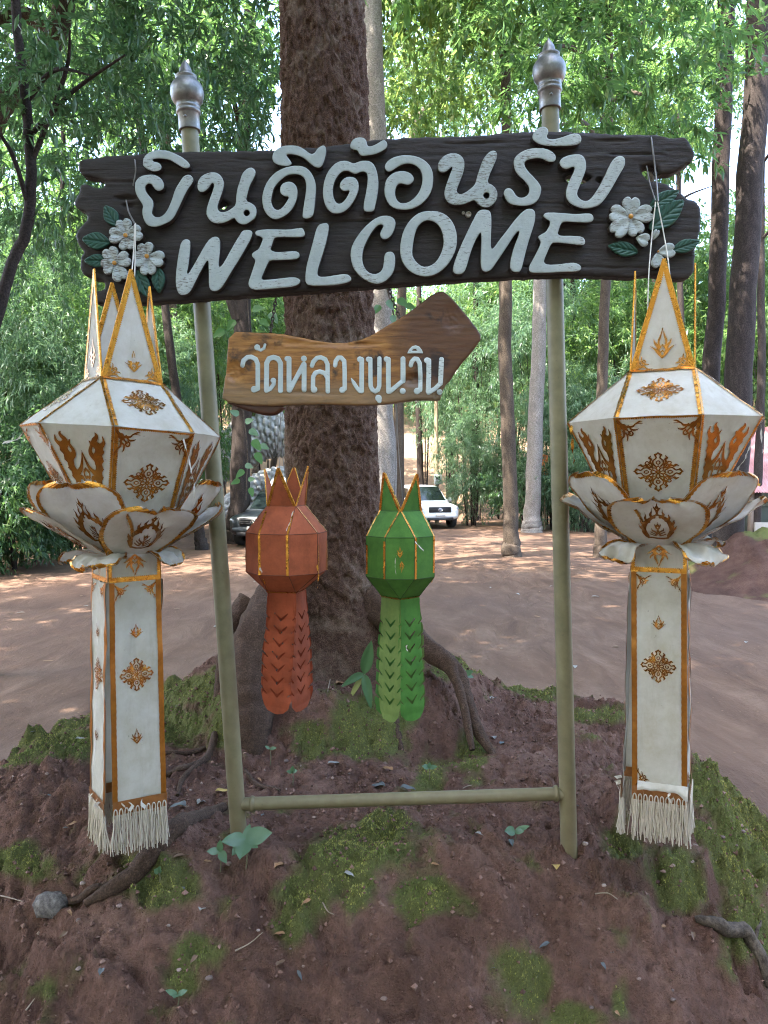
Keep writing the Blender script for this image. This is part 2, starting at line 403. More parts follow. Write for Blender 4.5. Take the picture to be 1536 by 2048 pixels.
mx = axis(-3.1, 2.8, [(-3.1, -1.75, .016), (-1.75, 1.75, .0095), (1.75, 2.8, .014)]); my = np.concatenate([np.arange(1.35, 3.0, .0085), np.arange(3.0, 3.8, .0115), np.arange(3.8, 6.4, .022)])
MX, MY = np.meshgrid(mx, my, indexing='ij'); MZ = mound_h(MX, MY)
MP = np.stack([MX, MY, MZ], -1); MM = moss_mask(MP.reshape(-1, 3))
soil_mat = soil_material()
mound = MB().grid(MP, attr=MM + 1e-4).build('earth_mound', soil_mat); tag(mound, kind='structure')
def mz(x, y): return float(mound_h(np.array([float(x)]), np.array([float(y)]))[0])
def on_mound(px, py):                      # where a pixel of the photograph meets the mound
    d = raydir(px, py); t = np.linspace(1.6, 6.5, 700); P = CAM + d * t[:, None]
    h = mound_h(P[:, 0], P[:, 1]); i = np.argmax(P[:, 2] < h); return np.array([P[i, 0], P[i, 1], h[i]])
def on_ground(px, py):
    d = raydir(px, py); t = np.linspace(4, 120, 6000); P = CAM + d * t[:, None]
    h = G(P[:, 0], P[:, 1]); i = np.argmax(P[:, 2] < h); return np.array([P[i, 0], P[i, 1], h[i]])

# moss: short green shoots growing out of the damp soil
def moss():
    F = MP.reshape(-1, 3); keep = np.nonzero((MM > .38) & (F[:, 1] < 6.2))[0]
    w = MM[keep] ** 2; idx = rng.choice(keep, 150000, p=w / w.sum()); n = len(idx)
    B = F[idx] + rng.normal(0, .006, (n, 3)) * [1, 1, 0]; B[:, 2] = mound_h(B[:, 0], B[:, 1]) - .001
    patch = fbm(B[:, 0] * 6, B[:, 1] * 6, 3.0, 2)
    L = rng.uniform(.003, .0095, n) * (1 + .8 * np.clip(patch, -.5, 1)); a = rng.uniform(0, 2 * np.pi, n); tl = rng.uniform(.2, .9, n)
    d = np.stack([np.cos(a) * tl, np.sin(a) * tl, np.ones(n)], -1); d /= np.linalg.norm(d, axis=1)[:, None]
    s = np.stack([-np.sin(a), np.cos(a), np.zeros(n)], -1) * (rng.uniform(.0012, .0028, n))[:, None]
    V = np.stack([B - s, B + s, B + d * L[:, None]], 1).reshape(-1, 3)
    t = NT('moss_green'); r = t.rnd(); v = t.coord(); big = t.noise(v, 2.6, 4)
    c = t.mix(t.ramp(big, [(.36, (0, 0, 0)), (.52, (1, 1, 1))]), t.ramp(r, [(0, (.060, .088, .024)), (1, (.155, .195, .045))]), t.ramp(r, [(0, (.15, .155, .04)), (1, (.33, .315, .085))]))
    m = t.out(c, .8, 0, None, .2)
    o = MB().add(V, np.arange(3 * n).reshape(n, 3)).build('moss', m, None, False)
    tag(o, 'low green moss spreading in patches over the red soil mound', 'moss', kind='stuff')
moss()
def crumbs():                              # loose crumbs of red soil
    g = np.random.default_rng(5); n = 26000; x = g.uniform(-2.9, 2.6, n); y = g.uniform(1.5, 4.6, n) ; z = mound_h(x, y); ok = (z > .08) & (pn(x * 3, y * 3, 2) > -.25); x, y, z = x[ok], y[ok], z[ok]; n = len(x)
    O = np.array([(1, 0, 0), (-1, 0, 0), (0, 1, 0), (0, -1, 0), (0, 0, 1), (0, 0, -1)], float); T = np.array([(0, 2, 4), (2, 1, 4), (1, 3, 4), (3, 0, 4), (2, 0, 5), (1, 2, 5), (3, 1, 5), (0, 3, 5)])
    s = .0022 + .0085 * g.random(n) ** 3.2; V = O[None] * s[:, None, None] * g.uniform(.6, 1.3, (n, 6, 1)) + g.normal(0, .15, (n, 6, 3)) * s[:, None, None] + np.stack([x, y, z + s * .35], -1)[:, None]
    a = g.uniform(0, 6.28, n); F = (np.arange(n)[:, None, None] * 6 + T[None]).reshape(-1, 3)
    t = NT('soil_crumb'); c = t.ramp(t.rnd(), [(0, (.075, .040, .030)), (.6, (.15, .084, .064)), (.97, (.21, .125, .097)), (1, (.28, .20, .16))]); m = t.out(c, .9, 0, None, .2)
    o = MB().add(V.reshape(-1, 3), F).build('soil_crumbs', m, None, False); tag(o, 'loose crumbs of red soil strewn over the mound', 'soil', kind='stuff')
crumbs()
bx_, by_ = np.meshgrid(np.arange(5.0, 11.5, .05), np.arange(11.8, 18, .05), indexing='ij')
bh = 1.05 * np.exp(-(((bx_ - 8.2) / 1.9) ** 2 + ((by_ - 15.2) / 1.9) ** 2) ** 1.4) * (1 + .35 * fbm(bx_ * 1.2, by_ * 1.2, 1, 3)) + .10 * fbm(bx_ * 4, by_ * 4, 3, 3) * np.exp(-((bx_ - 8.2) / 2.4) ** 2 - ((by_ - 15.2) / 2.4) ** 2)
bz = G(bx_, by_) - .06 + bh; bm_ = np.clip((fbm(bx_ * 1.2, by_ * 1.2, 7, 3) + bh * .5 - .25) * 2.5, 0, 1)
eb = MB().grid(np.stack([bx_, by_, bz], -1), attr=bm_.ravel() + 1e-4).build('earth_bank', soil_material('bank_soil', .5)); tag(eb, kind='structure')
# ------------------------------------------------------------------ trees
def bark(name, stops, scale=6.0, stretch=.35, bump=.8, lichen=None, dist=.02):
    t = NT(name); v = t.coord('Object', (1, 1, stretch)); v0 = t.coord()
    n = t.noise(v, scale, 8, .7, .8); n2 = t.noise(v0, scale * 7, 5, .7); vr = t.voro(v, scale * 2.2, 'DISTANCE_TO_EDGE')
    c = t.ramp(n, stops)
    c = t.mix(t.ramp(n2, [(.40, (.75, .75, .75)), (.62, (0, 0, 0))]), c, tuple(x * .45 for x in stops[0][1]))
    if lichen: c = t.mix(t.ramp(t.noise(v0, 4.5, 6, .72), [(.50, (0, 0, 0)), (.66, (.6, .6, .6))]), c, lichen)
    h = t.math('ADD', n, t.math('MULTIPLY', n2, .35))
    return t.out(c, .9, 0, t.bump(h, bump, dist), .2)
bark_main = bark('bark_dark_red_brown', [(.25, (.056, .030, .020)), (.5, (.130, .073, .048)), (.75, (.220, .140, .098))], 26, .8, 1.0, (.23, .172, .125), .02)
bark_root = bark('bark_root', [(.25, (.050, .029, .020)), (.5, (.092, .055, .037)), (.75, (.145, .092, .064))], 22, .9, 1.0, None, .012)
bark_brown = bark('bark_brown', [(.25, (.052, .038, .029)), (.5, (.100, .076, .058)), (.75, (.16, .128, .10))], 7, .3, .8)
bark_dark = bark('bark_dark', [(.25, (.020, .015, .013)), (.5, (.045, .034, .030)), (.75, (.085, .067, .060))], 7, .35, .8)
bark_pale = bark('bark_pale_grey', [(.25, (.16, .135, .12)), (.5, (.27, .24, .215)), (.75, (.38, .345, .31))], 5, .5, .5, (.18, .17, .14))

# --- the big tree
def trunk_axis(z):
    k = (z - 1.0); return TX + .02 - 0.016 * k - .002 * k * k * .2, TY + 0.004 * k
root_ang = [(-2.45, .20, .42), (-1.75, .13, .35), (-1.1, .16, .30), (-.45, .24, .40), (2.6, .2, .4), (1.3, .2, .4), (.5, .18, .35)]
def big_tree():
    tr = empty('big_tree', (0, 0, 0), 0, 'massive rough red-brown tree trunk rising behind the hanging signs', 'tree')
    zs = np.concatenate([np.arange(.80, 5.2, .0095), np.arange(5.2, 13, .1)]); na = 260; a = np.linspace(0, 2 * np.pi, na, endpoint=False)
    Z, A = np.meshgrid(zs, a, indexing='ij'); cx, cy = trunk_axis(Z)
    r = .262 - .006 * (Z - 1) - .0007 * (Z - 1) ** 2 + .11 * np.exp(-(Z - 1.0) / .42)
    fl = np.zeros_like(Z)
    for (ra, amp, wd_) in root_ang:
        da = np.angle(np.exp(1j * (A - ra))); fl += amp * np.exp(-(da / wd_) ** 2) * np.exp(-np.clip(Z - 1.0, 0, 9) / (.34 if ra == -2.45 else .26 if ra in (-.45, -1.1) else .17))
    r = r + fl
    ca, sa = np.cos(A), np.sin(A)
    up = sstep(1.15, 1.7, Z)
    r = r + .016 * fbm(ca * 1.8, sa * 1.8, Z * 1.4, 3)
    # flaky plates: wide, broken across, standing proud with crisp lower lips
    q = fbm(ca * 5.2 + .5 * pn(ca * 5, sa * 5, Z * 9), sa * 5.2, Z * 11, 4)
    r = r + (.3 + .7 * up) * ((.022 * np.clip(q * 2.4, -.40, .36)) + .008 * (1 - np.abs(fbm(ca * 11, sa * 11, Z * 19, 3)) * 2.2))
    r = r + (.4 + .6 * up) * .0085 * fbm(ca * 24, sa * 24, Z * 40, 2)
    P = np.stack([cx + r * ca, cy + r * sa, Z], -1)
    MB().grid(P, closed=True).build('trunk', bark_main, tr)
    def root(name, pts, rad, seg=20):
        path = crv(pts, 14); n = len(path); rr = np.interp(np.linspace(0, 1, n), np.linspace(0, 1, len(rad)), rad)
        def nz(u, a, Pp): return .22 * fbm(np.cos(a) * 1.6 + 0 * u, np.sin(a) * 1.6 + 0 * u, u * n * .09 + pts[0][0] * 3, 3) + .14 * fbm(np.cos(a) * 5 + 0 * u, np.sin(a) * 5 + 0 * u, u * n * .35, 2)
        m = MB().tube(path, rr, seg, noise=nz); return m.build(name, bark_root, tr)
    w = lambda px, py, Y: at(px, py, Y)
    root('root', [w(600,1050,4.28), w(562,1180,4.05), w(520,1280,3.82), w(503,1370,3.68), w(503,1450,3.58), w(512,1520,3.5)], [.05, .115, .135, .128, .105, .07])
    root('root', [w(740,1200,4.2), w(835,1282,4.02), w(905,1335,3.84), w(932,1400,3.72), w(955,1460,3.62), w(990,1515,3.5)], [.12, .068, .045, .038, .030, .016])
    root('root', [w(905,1335,3.80), w(925,1400,3.68), w(935,1450,3.6), w(945,1500,3.52)], [.025, .022, .02, .014], 10)
    root('root', [w(500,1200,4.1), w(468,1245,4.05), w(448,1310,4.0), w(436,1390,3.9), w(420,1470,3.8)], [.07, .05, .032, .025, .016], 12)
    root('root', [w(783,1400,3.72), w(790,1450,3.62), w(800,1500,3.53), w(805,1560,3.44)], [.028, .026, .022, .012], 10)
    #root('root', [w(700,1255,4.05), w(730,1300,3.95), w(775,1330,3.9), w(830,1360,3.82), w(855,1420,3.7)], [.10, .085, .07, .06, .03], 14)
    #root('root', [w(640,1230,4.1), w(625,1290,3.98), w(610,1350,3.86), w(600,1420,3.74)], [.1, .085, .07, .03], 14)
    return tr
bt = big_tree()

# --- leaves
LEAF_FAR = leafmat('leaf_wood_green', [(0, (0.028, 0.069, 0.026)), (.45, (0.052, 0.110, 0.034)), (.8, (0.086, 0.152, 0.043)), (1, (0.140, 0.186, 0.051))], (0.150, 0.255, 0.057), .46, .45, .0)  # lighter, yellower leaf tones
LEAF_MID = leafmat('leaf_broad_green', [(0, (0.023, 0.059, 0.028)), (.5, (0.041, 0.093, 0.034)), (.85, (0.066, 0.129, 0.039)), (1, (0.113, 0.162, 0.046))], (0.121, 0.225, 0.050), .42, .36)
LEAF_DARK = leafmat('leaf_dark_green', [(0, (0.017, 0.043, 0.026)), (.5, (0.030, 0.069, 0.034)), (1, (0.058, 0.108, 0.043))], (0.094, 0.186, 0.050), .38, .4)  # darker leaf tones
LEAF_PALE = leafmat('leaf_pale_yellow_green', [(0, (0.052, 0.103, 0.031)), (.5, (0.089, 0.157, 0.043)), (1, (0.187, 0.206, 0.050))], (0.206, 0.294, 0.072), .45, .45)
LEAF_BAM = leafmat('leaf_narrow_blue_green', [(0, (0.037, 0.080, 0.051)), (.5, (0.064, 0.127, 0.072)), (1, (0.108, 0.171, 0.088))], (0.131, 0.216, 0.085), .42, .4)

def leaf_verts(B, Dv, L, Wd, bend=.15, four=False):
    n = len(B); up = np.array([0, 0, 1.0]); S = np.cross(Dv, up + rng.normal(0, .35, (n, 3))); S /= np.linalg.norm(S, axis=1)[:, None] + 1e-9
    Nn = np.cross(S, Dv); L = L[:, None]; Wd = Wd[:, None]
    M = B + Dv * L * .45 - Nn * L * bend * .2; T = B + Dv * L - np.array([0, 0, 1.0]) * L * bend
    if not four:
        V = np.stack([B, M + S * Wd / 2, T, M - S * Wd / 2], 1)
        i = np.arange(n)[:, None] * 4; F = np.concatenate([i + [0, 1, 2], i + [0, 2, 3]], 0)
    else:
        M2 = B + Dv * L * .75 - np.array([0, 0, 1.0]) * L * bend * .5
        C = M - Nn * Wd * .12
        V = np.stack([B, M + S * Wd / 2, M2 + S * Wd * .36, T, M2 - S * Wd * .36, M - S * Wd / 2, C], 1)
        i = np.arange(n)[:, None] * 7
        F = np.concatenate([i + [0, 1, 6], i + [6, 1, 2], i + [6, 2, 3], i + [6, 3, 4], i + [6, 4, 5], i + [0, 6, 5]], 0)
    return V.reshape(-1, 3), F
def unit(v): return v / (np.linalg.norm(v, axis=-1, keepdims=True) + 1e-9)

def crown_mesh(name, mat, rad, nclus, nleaf, L, aspect=.32, spread=.42, droop=.5, shell=.55, seed=0, four=False, squash=1.0, core=None):
    """leaf sprays on short twigs through an uneven volume; open gaps between the sprays"""
    g = np.random.default_rng(seed); C = []
    while len(C) < nclus:
        p = g.uniform(-1, 1, 3); q = np.linalg.norm(p)
        if q > 1: continue
        if q < shell and g.random() < .72: continue
        if pn(p[0] * 2.1 + seed, p[1] * 2.1, p[2] * 2.1) < -.06: continue
        C.append(p)
    C = np.array(C) * np.array(rad); k = nleaf
    ci = np.repeat(np.arange(nclus), k); n = nclus * k
    cd_ = unit(C / np.array(rad) + g.normal(0, .45, C.shape) + [0, 0, -.25 * droop])          # twig direction
    t = g.uniform(-.6, 1.0, n); tw = spread * g.uniform(.7, 1.4, nclus)
    B = C[ci] + cd_[ci] * (t * tw[ci])[:, None] + g.normal(0, .10 * spread, (n, 3)); B[:, 2] -= droop * .25 * spread * np.clip(t, 0, 1) ** 2
    D = unit(cd_[ci] * .55 + g.normal(0, .55, (n, 3)) + np.array([0, 0, -droop])); D[:, 2] *= squash
    ll = L * g.uniform(.65, 1.25, n); V, F = leaf_verts(B, unit(D), ll, ll * aspect * g.uniform(.8, 1.2, n), .18, four)
    m = MB(); m.add(V, F)
    me = m.mesh(name, False); me.materials.append(mat); return me

CROWN = {}
def crowns():
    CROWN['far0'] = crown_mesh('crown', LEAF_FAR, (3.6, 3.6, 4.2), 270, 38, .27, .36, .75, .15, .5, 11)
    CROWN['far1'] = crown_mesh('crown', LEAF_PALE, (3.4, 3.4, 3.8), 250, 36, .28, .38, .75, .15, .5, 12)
    CROWN['far2'] = crown_mesh('crown', LEAF_MID, (3.6, 3.6, 3.4), 270, 36, .28, .36, .7, .25, .5, 13)
    CROWN['bam'] = crown_mesh('crown', LEAF_BAM, (2.0, 2.0, 2.6), 400, 34, .20, .17, .5, .5, .4, 14)
    CROWN['bam2'] = crown_mesh('crown', LEAF_FAR, (2.0, 2.0, 2.4), 380, 34, .19, .25, .5, .35, .4, 15)
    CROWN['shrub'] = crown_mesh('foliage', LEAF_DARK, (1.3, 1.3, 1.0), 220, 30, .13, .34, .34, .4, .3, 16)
    CROWN['shrub2'] = crown_mesh('foliage', LEAF_MID, (1.3, 1.3, 1.1), 200, 30, .15, .28, .36, .5, .3, 17)
    CROWN['near'] = crown_mesh('crown', LEAF_MID, (2.1, 1.6, 1.7), 92, 17, .205, .30, .30, .12, .35, 18, True)
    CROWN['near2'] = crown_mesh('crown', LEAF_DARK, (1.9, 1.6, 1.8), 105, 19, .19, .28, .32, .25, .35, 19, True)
    CROWN['open'] = crown_mesh('crown', LEAF_MID, (4.0, 4.0, 2.4), 120, 22, .28, .38, .7, .15, .4, 21)
    CROWN['roof'] = crown_mesh('crown', LEAF_MID, (4.2, 4.2, 2.2), 290, 26, .30, .36, .8, .5, .4, 20)
crowns()

def stem(parent, pts, rad, mat, seg=12, name='trunk', n=10, rough=.10):
    path = crv(pts, n); k = len(path); rr = np.interp(np.linspace(0, 1, k), np.linspace(0, 1, len(rad)), rad); sd_ = rng.uniform(0, 50)
    if rough: path = path + np.stack([fbm(np.arange(k) * .35, sd_, 0, 2), fbm(np.arange(k) * .35, sd_ + 9, 0, 2), np.zeros(k)], -1) * rr[:, None] * .35
    def nz(u, a, P): return rough * fbm(np.cos(a) * 1.5 + sd_, np.sin(a) * 1.5, u * k * .35, 3)
    return MB().tube(path, rr, seg, noise=nz).build(name, mat, parent)

def place_crown(parent, kind, loc, sc=1.0, rz=None, name='crown'):
    o = bpy.data.objects.new(name, CROWN[kind]); COL.objects.link(o); o.parent = parent
    o.location = Vector(loc); o.scale = (sc, sc, sc) if np.isscalar(sc) else sc
    o.rotation_euler = (rng.uniform(-.15, .15), rng.uniform(-.15, .15), rng.uniform(0, 6.28) if rz is None else rz); return o

def tree(name, base, top, r0, r1, mat, label, crown=(), bend=0.0, branches=3, group=None, bark_seg=14, flare=1.35):
    """trunk from base to top (world points), limbs, crowns: list of (kind, offset from top, scale)"""
    base = np.asarray(base, float); top = np.asarray(top, float)
    t = empty(name, tuple(base), 0, label, 'tree', group)
    L = top - base; mid1 = L * .33 + rng.normal(0, .05 + bend, 3) * [1, 1, 0]; mid2 = L * .66 + rng.normal(0, .07 + bend, 3) * [1, 1, 0]
    pts = [L * -.02, L * .015, L * .06, mid1, mid2, L]
    stem(t, pts, [r0 * flare * 1.15, r0 * flare, r0 * 1.04, r0 * .92, (r0 + r1) / 2 * .95, r1], mat, bark_seg)
    for b in range(branches):
        u = rng.uniform(.55, .97); p = L * u + (mid2 - L * .66) * .5; az = rng.uniform(0, 6.28); ln = rng.uniform(1.2, 2.6) * (r0 / .25) ** .4
        d = np.array([math.cos(az), math.sin(az), rng.uniform(.3, .9)])
        stem(t, [p, p + d * ln * .4 + [0, 0, .05], p + d * ln], [r1 * .75, r1 * .5, r1 * .2], mat, 7, 'branch', 6)
    for (k, off, sc) in crown: place_crown(t, k, L + np.asarray(off, float), sc)
    return t
# --- crowns hung on the big tree above the view, added to block the sun
for (x, y, z, s) in [(-4.2,7.2,11.8,1.0),(-2.4,9.6,12.4,1.05),(2.6,8.6,12.6,1.0),(-6.6,10.2,11.8,1.0),(-4.4,13.6,13.0,1.0),(1.0,12.6,13.2,1.0),(-2.3,5.9,13.4,1.0),(-9.6,4.2,13.0,1.0),(-10.8,7.4,13.2,1.0),(.6,6.4,13.8,.9),(-13.5,9.5,13.4,1.0),(-3,11,15.4,1),(1,7.8,15.4,1),(-6,7.9,15.8,1),(3.5,7.6,15.2,1),(-11,7.6,15.2,1),(-8.5,7.5,16.5,1)]:
    place_crown(bt, 'roof' if y < 8 else 'open', (x, y, z), s)
for (x, y) in [(-4.2,7.2),(-2.4,9.6),(-6.6,10.2),(2.6,8.6)]:
    stem(bt, [(-.42,4.38,9.8),(x * .45 - .2, 4.4 + (y - 4.4) * .45, 10.9),(x, y, 12.2)], [.15, .10, .04], bark_main, 9, 'branch', 8)
# unseen tree added left behind the visitor; its crowns keep sun off the mound
st_ = tree('added_shade_tree', (-7.2, -1.6, float(G(-7.2, -1.6))), (-6.6, -1.2, 11.0), .34, .2, bark_brown, 'unseen shade tree added left behind the visitor to block the sun', [], .1, 0); so = np.array(st_.location)
for (x, y, z, s) in [(-5.6,-.4,12.4,1.0),(-3.2,.6,12.2,.9),(-7.6,1.0,12.6,1.0),(-5.2,2.4,13.0,1.0),(-8.4,-2.2,12.2,1.0),(-4.6,-2.8,12.0,.95),(-6.4,.6,14.4,1.1),(-3.6,-1.2,13.8,1.0),(-8.8,2.8,13.2,1.0),(-5.8,-2.0,14.6,1.0)]:
    place_crown(st_, 'roof', np.array((x, y, z)) - so, s)
for (x, y) in [(-5.2,2.4),(-3.2,.6),(-8.4,-2.2),(-8.8,2.8)]:
    stem(st_, [np.array((-6.6,-1.2,10.8)) - so, np.array(((x - 6.6) / 2, (y - 1.2) / 2, 11.8)) - so, np.array((x, y, 12.6)) - so], [.16, .10, .04], bark_brown, 9, 'branch', 8)

def TT(name, pxb, Y, pxt, wpx, mat, label, H=17, crown=(), group=None, branches=2, z0=None, bend=0.0, taper=.55):
    x0 = at(pxb, 950, Y)[0]; z0 = float(G(x0, Y)) - .05 if z0 is None else z0
    pt = at(pxt, 0, Y); k = (H - z0) / (pt[2] - z0); top = (x0 + (pt[0] - x0) * k, Y, H)
    r0 = wpx * Y / FPX / 2
    return tree(name, (x0, Y, z0), top, r0, r0 * taper, mat, label, crown, bend, branches, group)
def crowns_at(t, kind, spots):              # spots: pixel x, y, distance, scale
    b = np.array(t.location)
    for s in spots:
        kd = s[4] if len(s) > 4 else kind; place_crown(t, kd, at(s[0], s[1], s[2]) - b, s[3])

t = TT('tall_tree', 772, 18, 742, 56, bark_pale, 'pale grey trunk directly behind the big red-brown tree', 18, [('far0', (0, 0, 0), 1.0), ('far1', (2, 1, -2), .9)])
crowns_at(t, 'far1', [(860, 60, 24, .9), (800, 190, 26, .6)])
t = TT('slender_tree', 1024, 20, 1003, 29, bark_brown, 'slender brown trunk rising just left of the right sign post', 17, [('far0', (0, 0, 0), .9)])
t = TT('slender_tree', 1203, 20, 1211, 22, bark_brown, 'thin trunk between the right sign post and the white lantern', 17, [('far2', (0, 0, 0), .8)])
crowns_at(t, 'near', [(1090, 90, 14, .85), (1200, 30, 13, 1.1), (1270, 170, 14, 1.1), (1350, 80, 14.5, .9), (1180, 240, 15.5, .7)])
for (a, b) in [((1205, 160), (1075, 90)), ((1207, 240), (1290, 190)), ((1206, 120), (1330, 40)), ((1206, 300), (1120, 250))]:
    p0 = at(*a, 19.8); p1 = at(*b, 15.6); bs = np.array(t.location)
    stem(t, [p0 - bs, (p0 * .5 + p1 * .5) + [0, 0, .35] - bs, p1 - bs], [.09, .06, .03], bark_brown, 7, 'branch', 8)
TT('pale_tree', 1064, 29, 1112, 31, bark_pale, 'pale grey trunk partly hidden behind the right sign post', 19, [('far0', (0, 0, 0), 1.0)], z0=None)
t = TT('twin_tree', 1458, 15.5, 1502, 54, bark_dark, 'thick dark trunk rising behind the right white lantern', 18, [('far2', (0, 0, 0), 1.0)], taper=.75)
t = TT('twin_tree', 1404, 16.6, 1444, 36, bark_dark, 'narrower dark trunk close on the left of the thick one behind right lantern', 18, [('far0', (0, 0, 0), .9)], taper=.8)
TT('slender_tree', 1312, 34, 1282, 22, bark_brown, 'far brown trunk above the right end of the welcome board', 20, [('far0', (0, 0, 0), 1.1)])
TT('slender_tree', 1330, 30, 1296, 16, bark_brown, 'leaning thin trunk beside the far one above the board end', 18, [('far1', (0, 0, 0), .9)])
t = TT('dark_tree', 474, 24.5, 500, 40, bark_dark, 'dark trunk behind the left sign post beside the dark pickup', 17, [('far2', (0, 0, 0), 1.0)])
bs = np.array(t.location)
stem(t, [at(478,640,24.5) - bs, at(420,480,24.2) - bs, at(300,330,23.5) - bs], [.22, .15, .07], bark_dark, 9, 'branch', 8)
TT('leaning_tree', 402, 22, 238, 19, bark_dark, 'thin dark trunk leaning left beside the left sign post', 15, [('far2', (0, 0, 0), .7)])
TT('slender_tree', 352, 27, 330, 27, bark_brown, 'brown trunk seen between left lantern and leaning thin trunk', 17, [('far0', (0, 0, 0), .9)])
# high boughs added to the yard trees: they keep most of the yard in shade
for tn, spots in (('pale_tree', []), ('dark_tree', [(-12,22,14),(-15,18,13.5),(-11,15,13)]), ('tall_tree', [(-5,20,14.5),(-7,16,13.6)]), ('twin_tree', [(4,15,13.6),(8,17,15)])):
    tt_ = bpy.data.objects[tn]
    for s in spots: place_crown(tt_, 'open', np.array(s) - np.array(tt_.location), 1.05)
for (pxb, Y, pxt, w, mt, lab) in [(842,40,828,13,bark_dark,'thin dark trunk far behind the white pickup'),(948,37,958,15,bark_dark,'thin dark trunk far off between pickup and right post'),(1150,35,1140,14,bark_dark,'thin far trunk just right of the right sign post'),(1252,36,1262,13,bark_brown,'thin far trunk behind the right lantern spike'),(1376,27,1352,15,bark_dark,'thin dark trunk right of the right lantern spike'),(300,31,292,15,bark_dark,'thin dark trunk behind the left lantern shoulder'),(150,26,120,15,bark_dark,'thin dark trunk among the shrubs left of lantern'),(1515,24,1528,17,bark_dark,'thin dark trunk at the far right edge'),(905,44,880,14,bark_brown,'thin trunk on the slope above the white pickup'),(428,36,440,15,bark_brown,'thin trunk far behind the left sign post')]:
    TT('slender_tree', pxb, Y, pxt, w, mt, lab, 15 if Y < 40 else 22, [('far0', (0, 0, .5), .55)], None, 3)
# leaning tree in the bright gap right of the big trunk
t = empty('leaning_tree', tuple(at(800, 950, 30)[:2]) + (0.,), 0, 'crooked leaning trunk in the bright gap right of the big tree', 'tree'); bs = np.array(t.location)
stem(t, [(0, 0, 0), at(800,700,30) - bs, at(822,300,30) - bs, at(868,200,30) - bs, at(905,150,30) - bs, at(925,60,30) - bs, at(940,-60,30) - bs], [.22, .2, .17, .16, .13, .1, .06], bark_brown, 10)
stem(t, [at(890,170,30) - bs, at(940,130,30) - bs, at(1000,80,30) - bs], [.12, .09, .05], bark_brown, 8, 'branch')
crowns_at(t, 'far0', [(935, 20, 30, .5), (1000, 90, 30.5, .4)])
# left foreground tree with long drooping leaves
t = empty('young_tree', tuple(at(12, 950, 8.2)[:2]) + (float(G(at(12, 950, 8.2)[0], 8.2)),), 0, 'slim tree with long drooping leaves at the left edge', 'tree'); bs = np.array(t.location)
stem(t, [(-.25, 0, 0), at(-60,900,8.2) - bs, at(15,560,8.2) - bs, at(52,460,8.2) - bs, at(62,330,8.2) - bs, at(45,160,8.2) - bs, at(30,0,8.2) - bs, at(20,-220,8.2) - bs], [.075, .07, .06, .058, .055, .05, .045, .02], bark_dark, 12)
for (a, b, c) in [((60,270),(150,180),(250,110)), ((62,330),(130,150),(140,60)), ((60,420),(20,300),(-40,220)), ((55,200),(110,140),(180,150))]:
    stem(t, [at(*a, 8.2) - bs, at(*b, 8.0) - bs, at(*c, 7.7) - bs], [.03, .022, .01], bark_dark, 7, 'branch', 8)
crowns_at(t, 'near2', [(60, 300, 8.6, .62), (210, 210, 9.0, .8), (390, 150, 10.2, .85), (120, 20, 10.5, .7), (330, 0, 10.8, .8), (480, 290, 11, .6), (300, 330, 10.6, .55), (500, 40, 12, .8), (20, 470, 9.8, .5), (190, 420, 11, .45, 'near')])
# arching bough of an old tree further left
t = empty('old_tree', (-8.2, 11.5, float(G(-8.2, 11.5))), 0, 'old tree whose thick bough arches in at the upper left', 'tree'); bs = np.array(t.location)
stem(t, [(0, 0, 0), (.1, 0, 2.4), at(-160,500,11.5) - bs, at(-30,260,11.5) - bs, at(60,140,11.5) - bs, at(118,60,11.3) - bs, at(135,-60,11.2) - bs, at(150,-300,11.2) - bs], [.34, .3, .26, .2, .17, .15, .12, .05], bark_brown, 14)
stem(t, [at(100,60,11.35) - bs, at(40,28,11.2) - bs, at(-60,60,11) - bs], [.13, .10, .06], bark_brown, 10, 'branch')
crowns_at(t, 'near', [(60, 30, 13, .5), (-60, 180, 12, .6), (180, 130, 13.5, .55), (100, 560, 14, .5, 'near2'), (330, 400, 15, .5)])

ORD = 'first second third fourth fifth sixth seventh eighth ninth tenth eleventh twelfth thirteenth fourteenth fifteenth sixteenth seventeenth eighteenth nineteenth twentieth'.split()
ORD += ['twenty-' + o for o in ORD[:9]]
# --- understorey: clumps behind the yard, each its own plant
def clump(name, px, py, Y, kind, sc, label, group, stems=5, cat='shrub', mat=None):
    p = at(px, py, Y); z0 = float(G(p[0], Y)); o = empty(name, (p[0], Y, z0), 0, label, cat, group)
    cz = p[2] - z0
    for i in range(stems):
        a = rng.uniform(0, 6.28); d = np.array([math.cos(a), math.sin(a), 0]) * rng.uniform(.15, .8) * (sc if np.isscalar(sc) else sc[0])
        stem(o, [d * .4, d * .7 + [0, 0, cz * .5], d * 1.2 + [0, 0, cz + .6]], [.045, .035, .012], mat or bark_dark, 6, 'stem', 5, 0)
    place_crown(o, kind, (0, 0, cz), sc, name='foliage'); return o
for i, (px, py, Y, k, s) in enumerate(sorted([(950,720,36,'bam',1.4),(1000,600,38,'bam2',1.5),(1090,720,33,'bam',1.35),(1160,610,36,'bam2',1.5),(1150,860,31,'bam',1.0),(1010,880,33,'bam',1.0),(1260,700,32,'bam2',1.4),(1240,880,30,'bam',1.1),(1350,650,33,'bam2',1.5),(1360,850,31,'bam',1.1),(900,850,40,'bam',.9),(945,940,33,'bam',.8),(1110,960,30,'bam',.7),(1480,560,30,'bam2',1.5),(1530,700,28,'bam2',1.2),(1180,960,29,'bam',.7),(900,650,42,'bam2',1.4),(850,760,44,'bam',.9),(1330,960,30,'shrub2',1.4),(1050,960,31,'shrub',1.3)])):
    clump('bamboo_clump', px, py, Y, k, s, '%s clump from the left in the feathery bamboo right of the big trunk' % ORD[i], 'bamboo clumps behind the yard, right half', cat='bamboo')
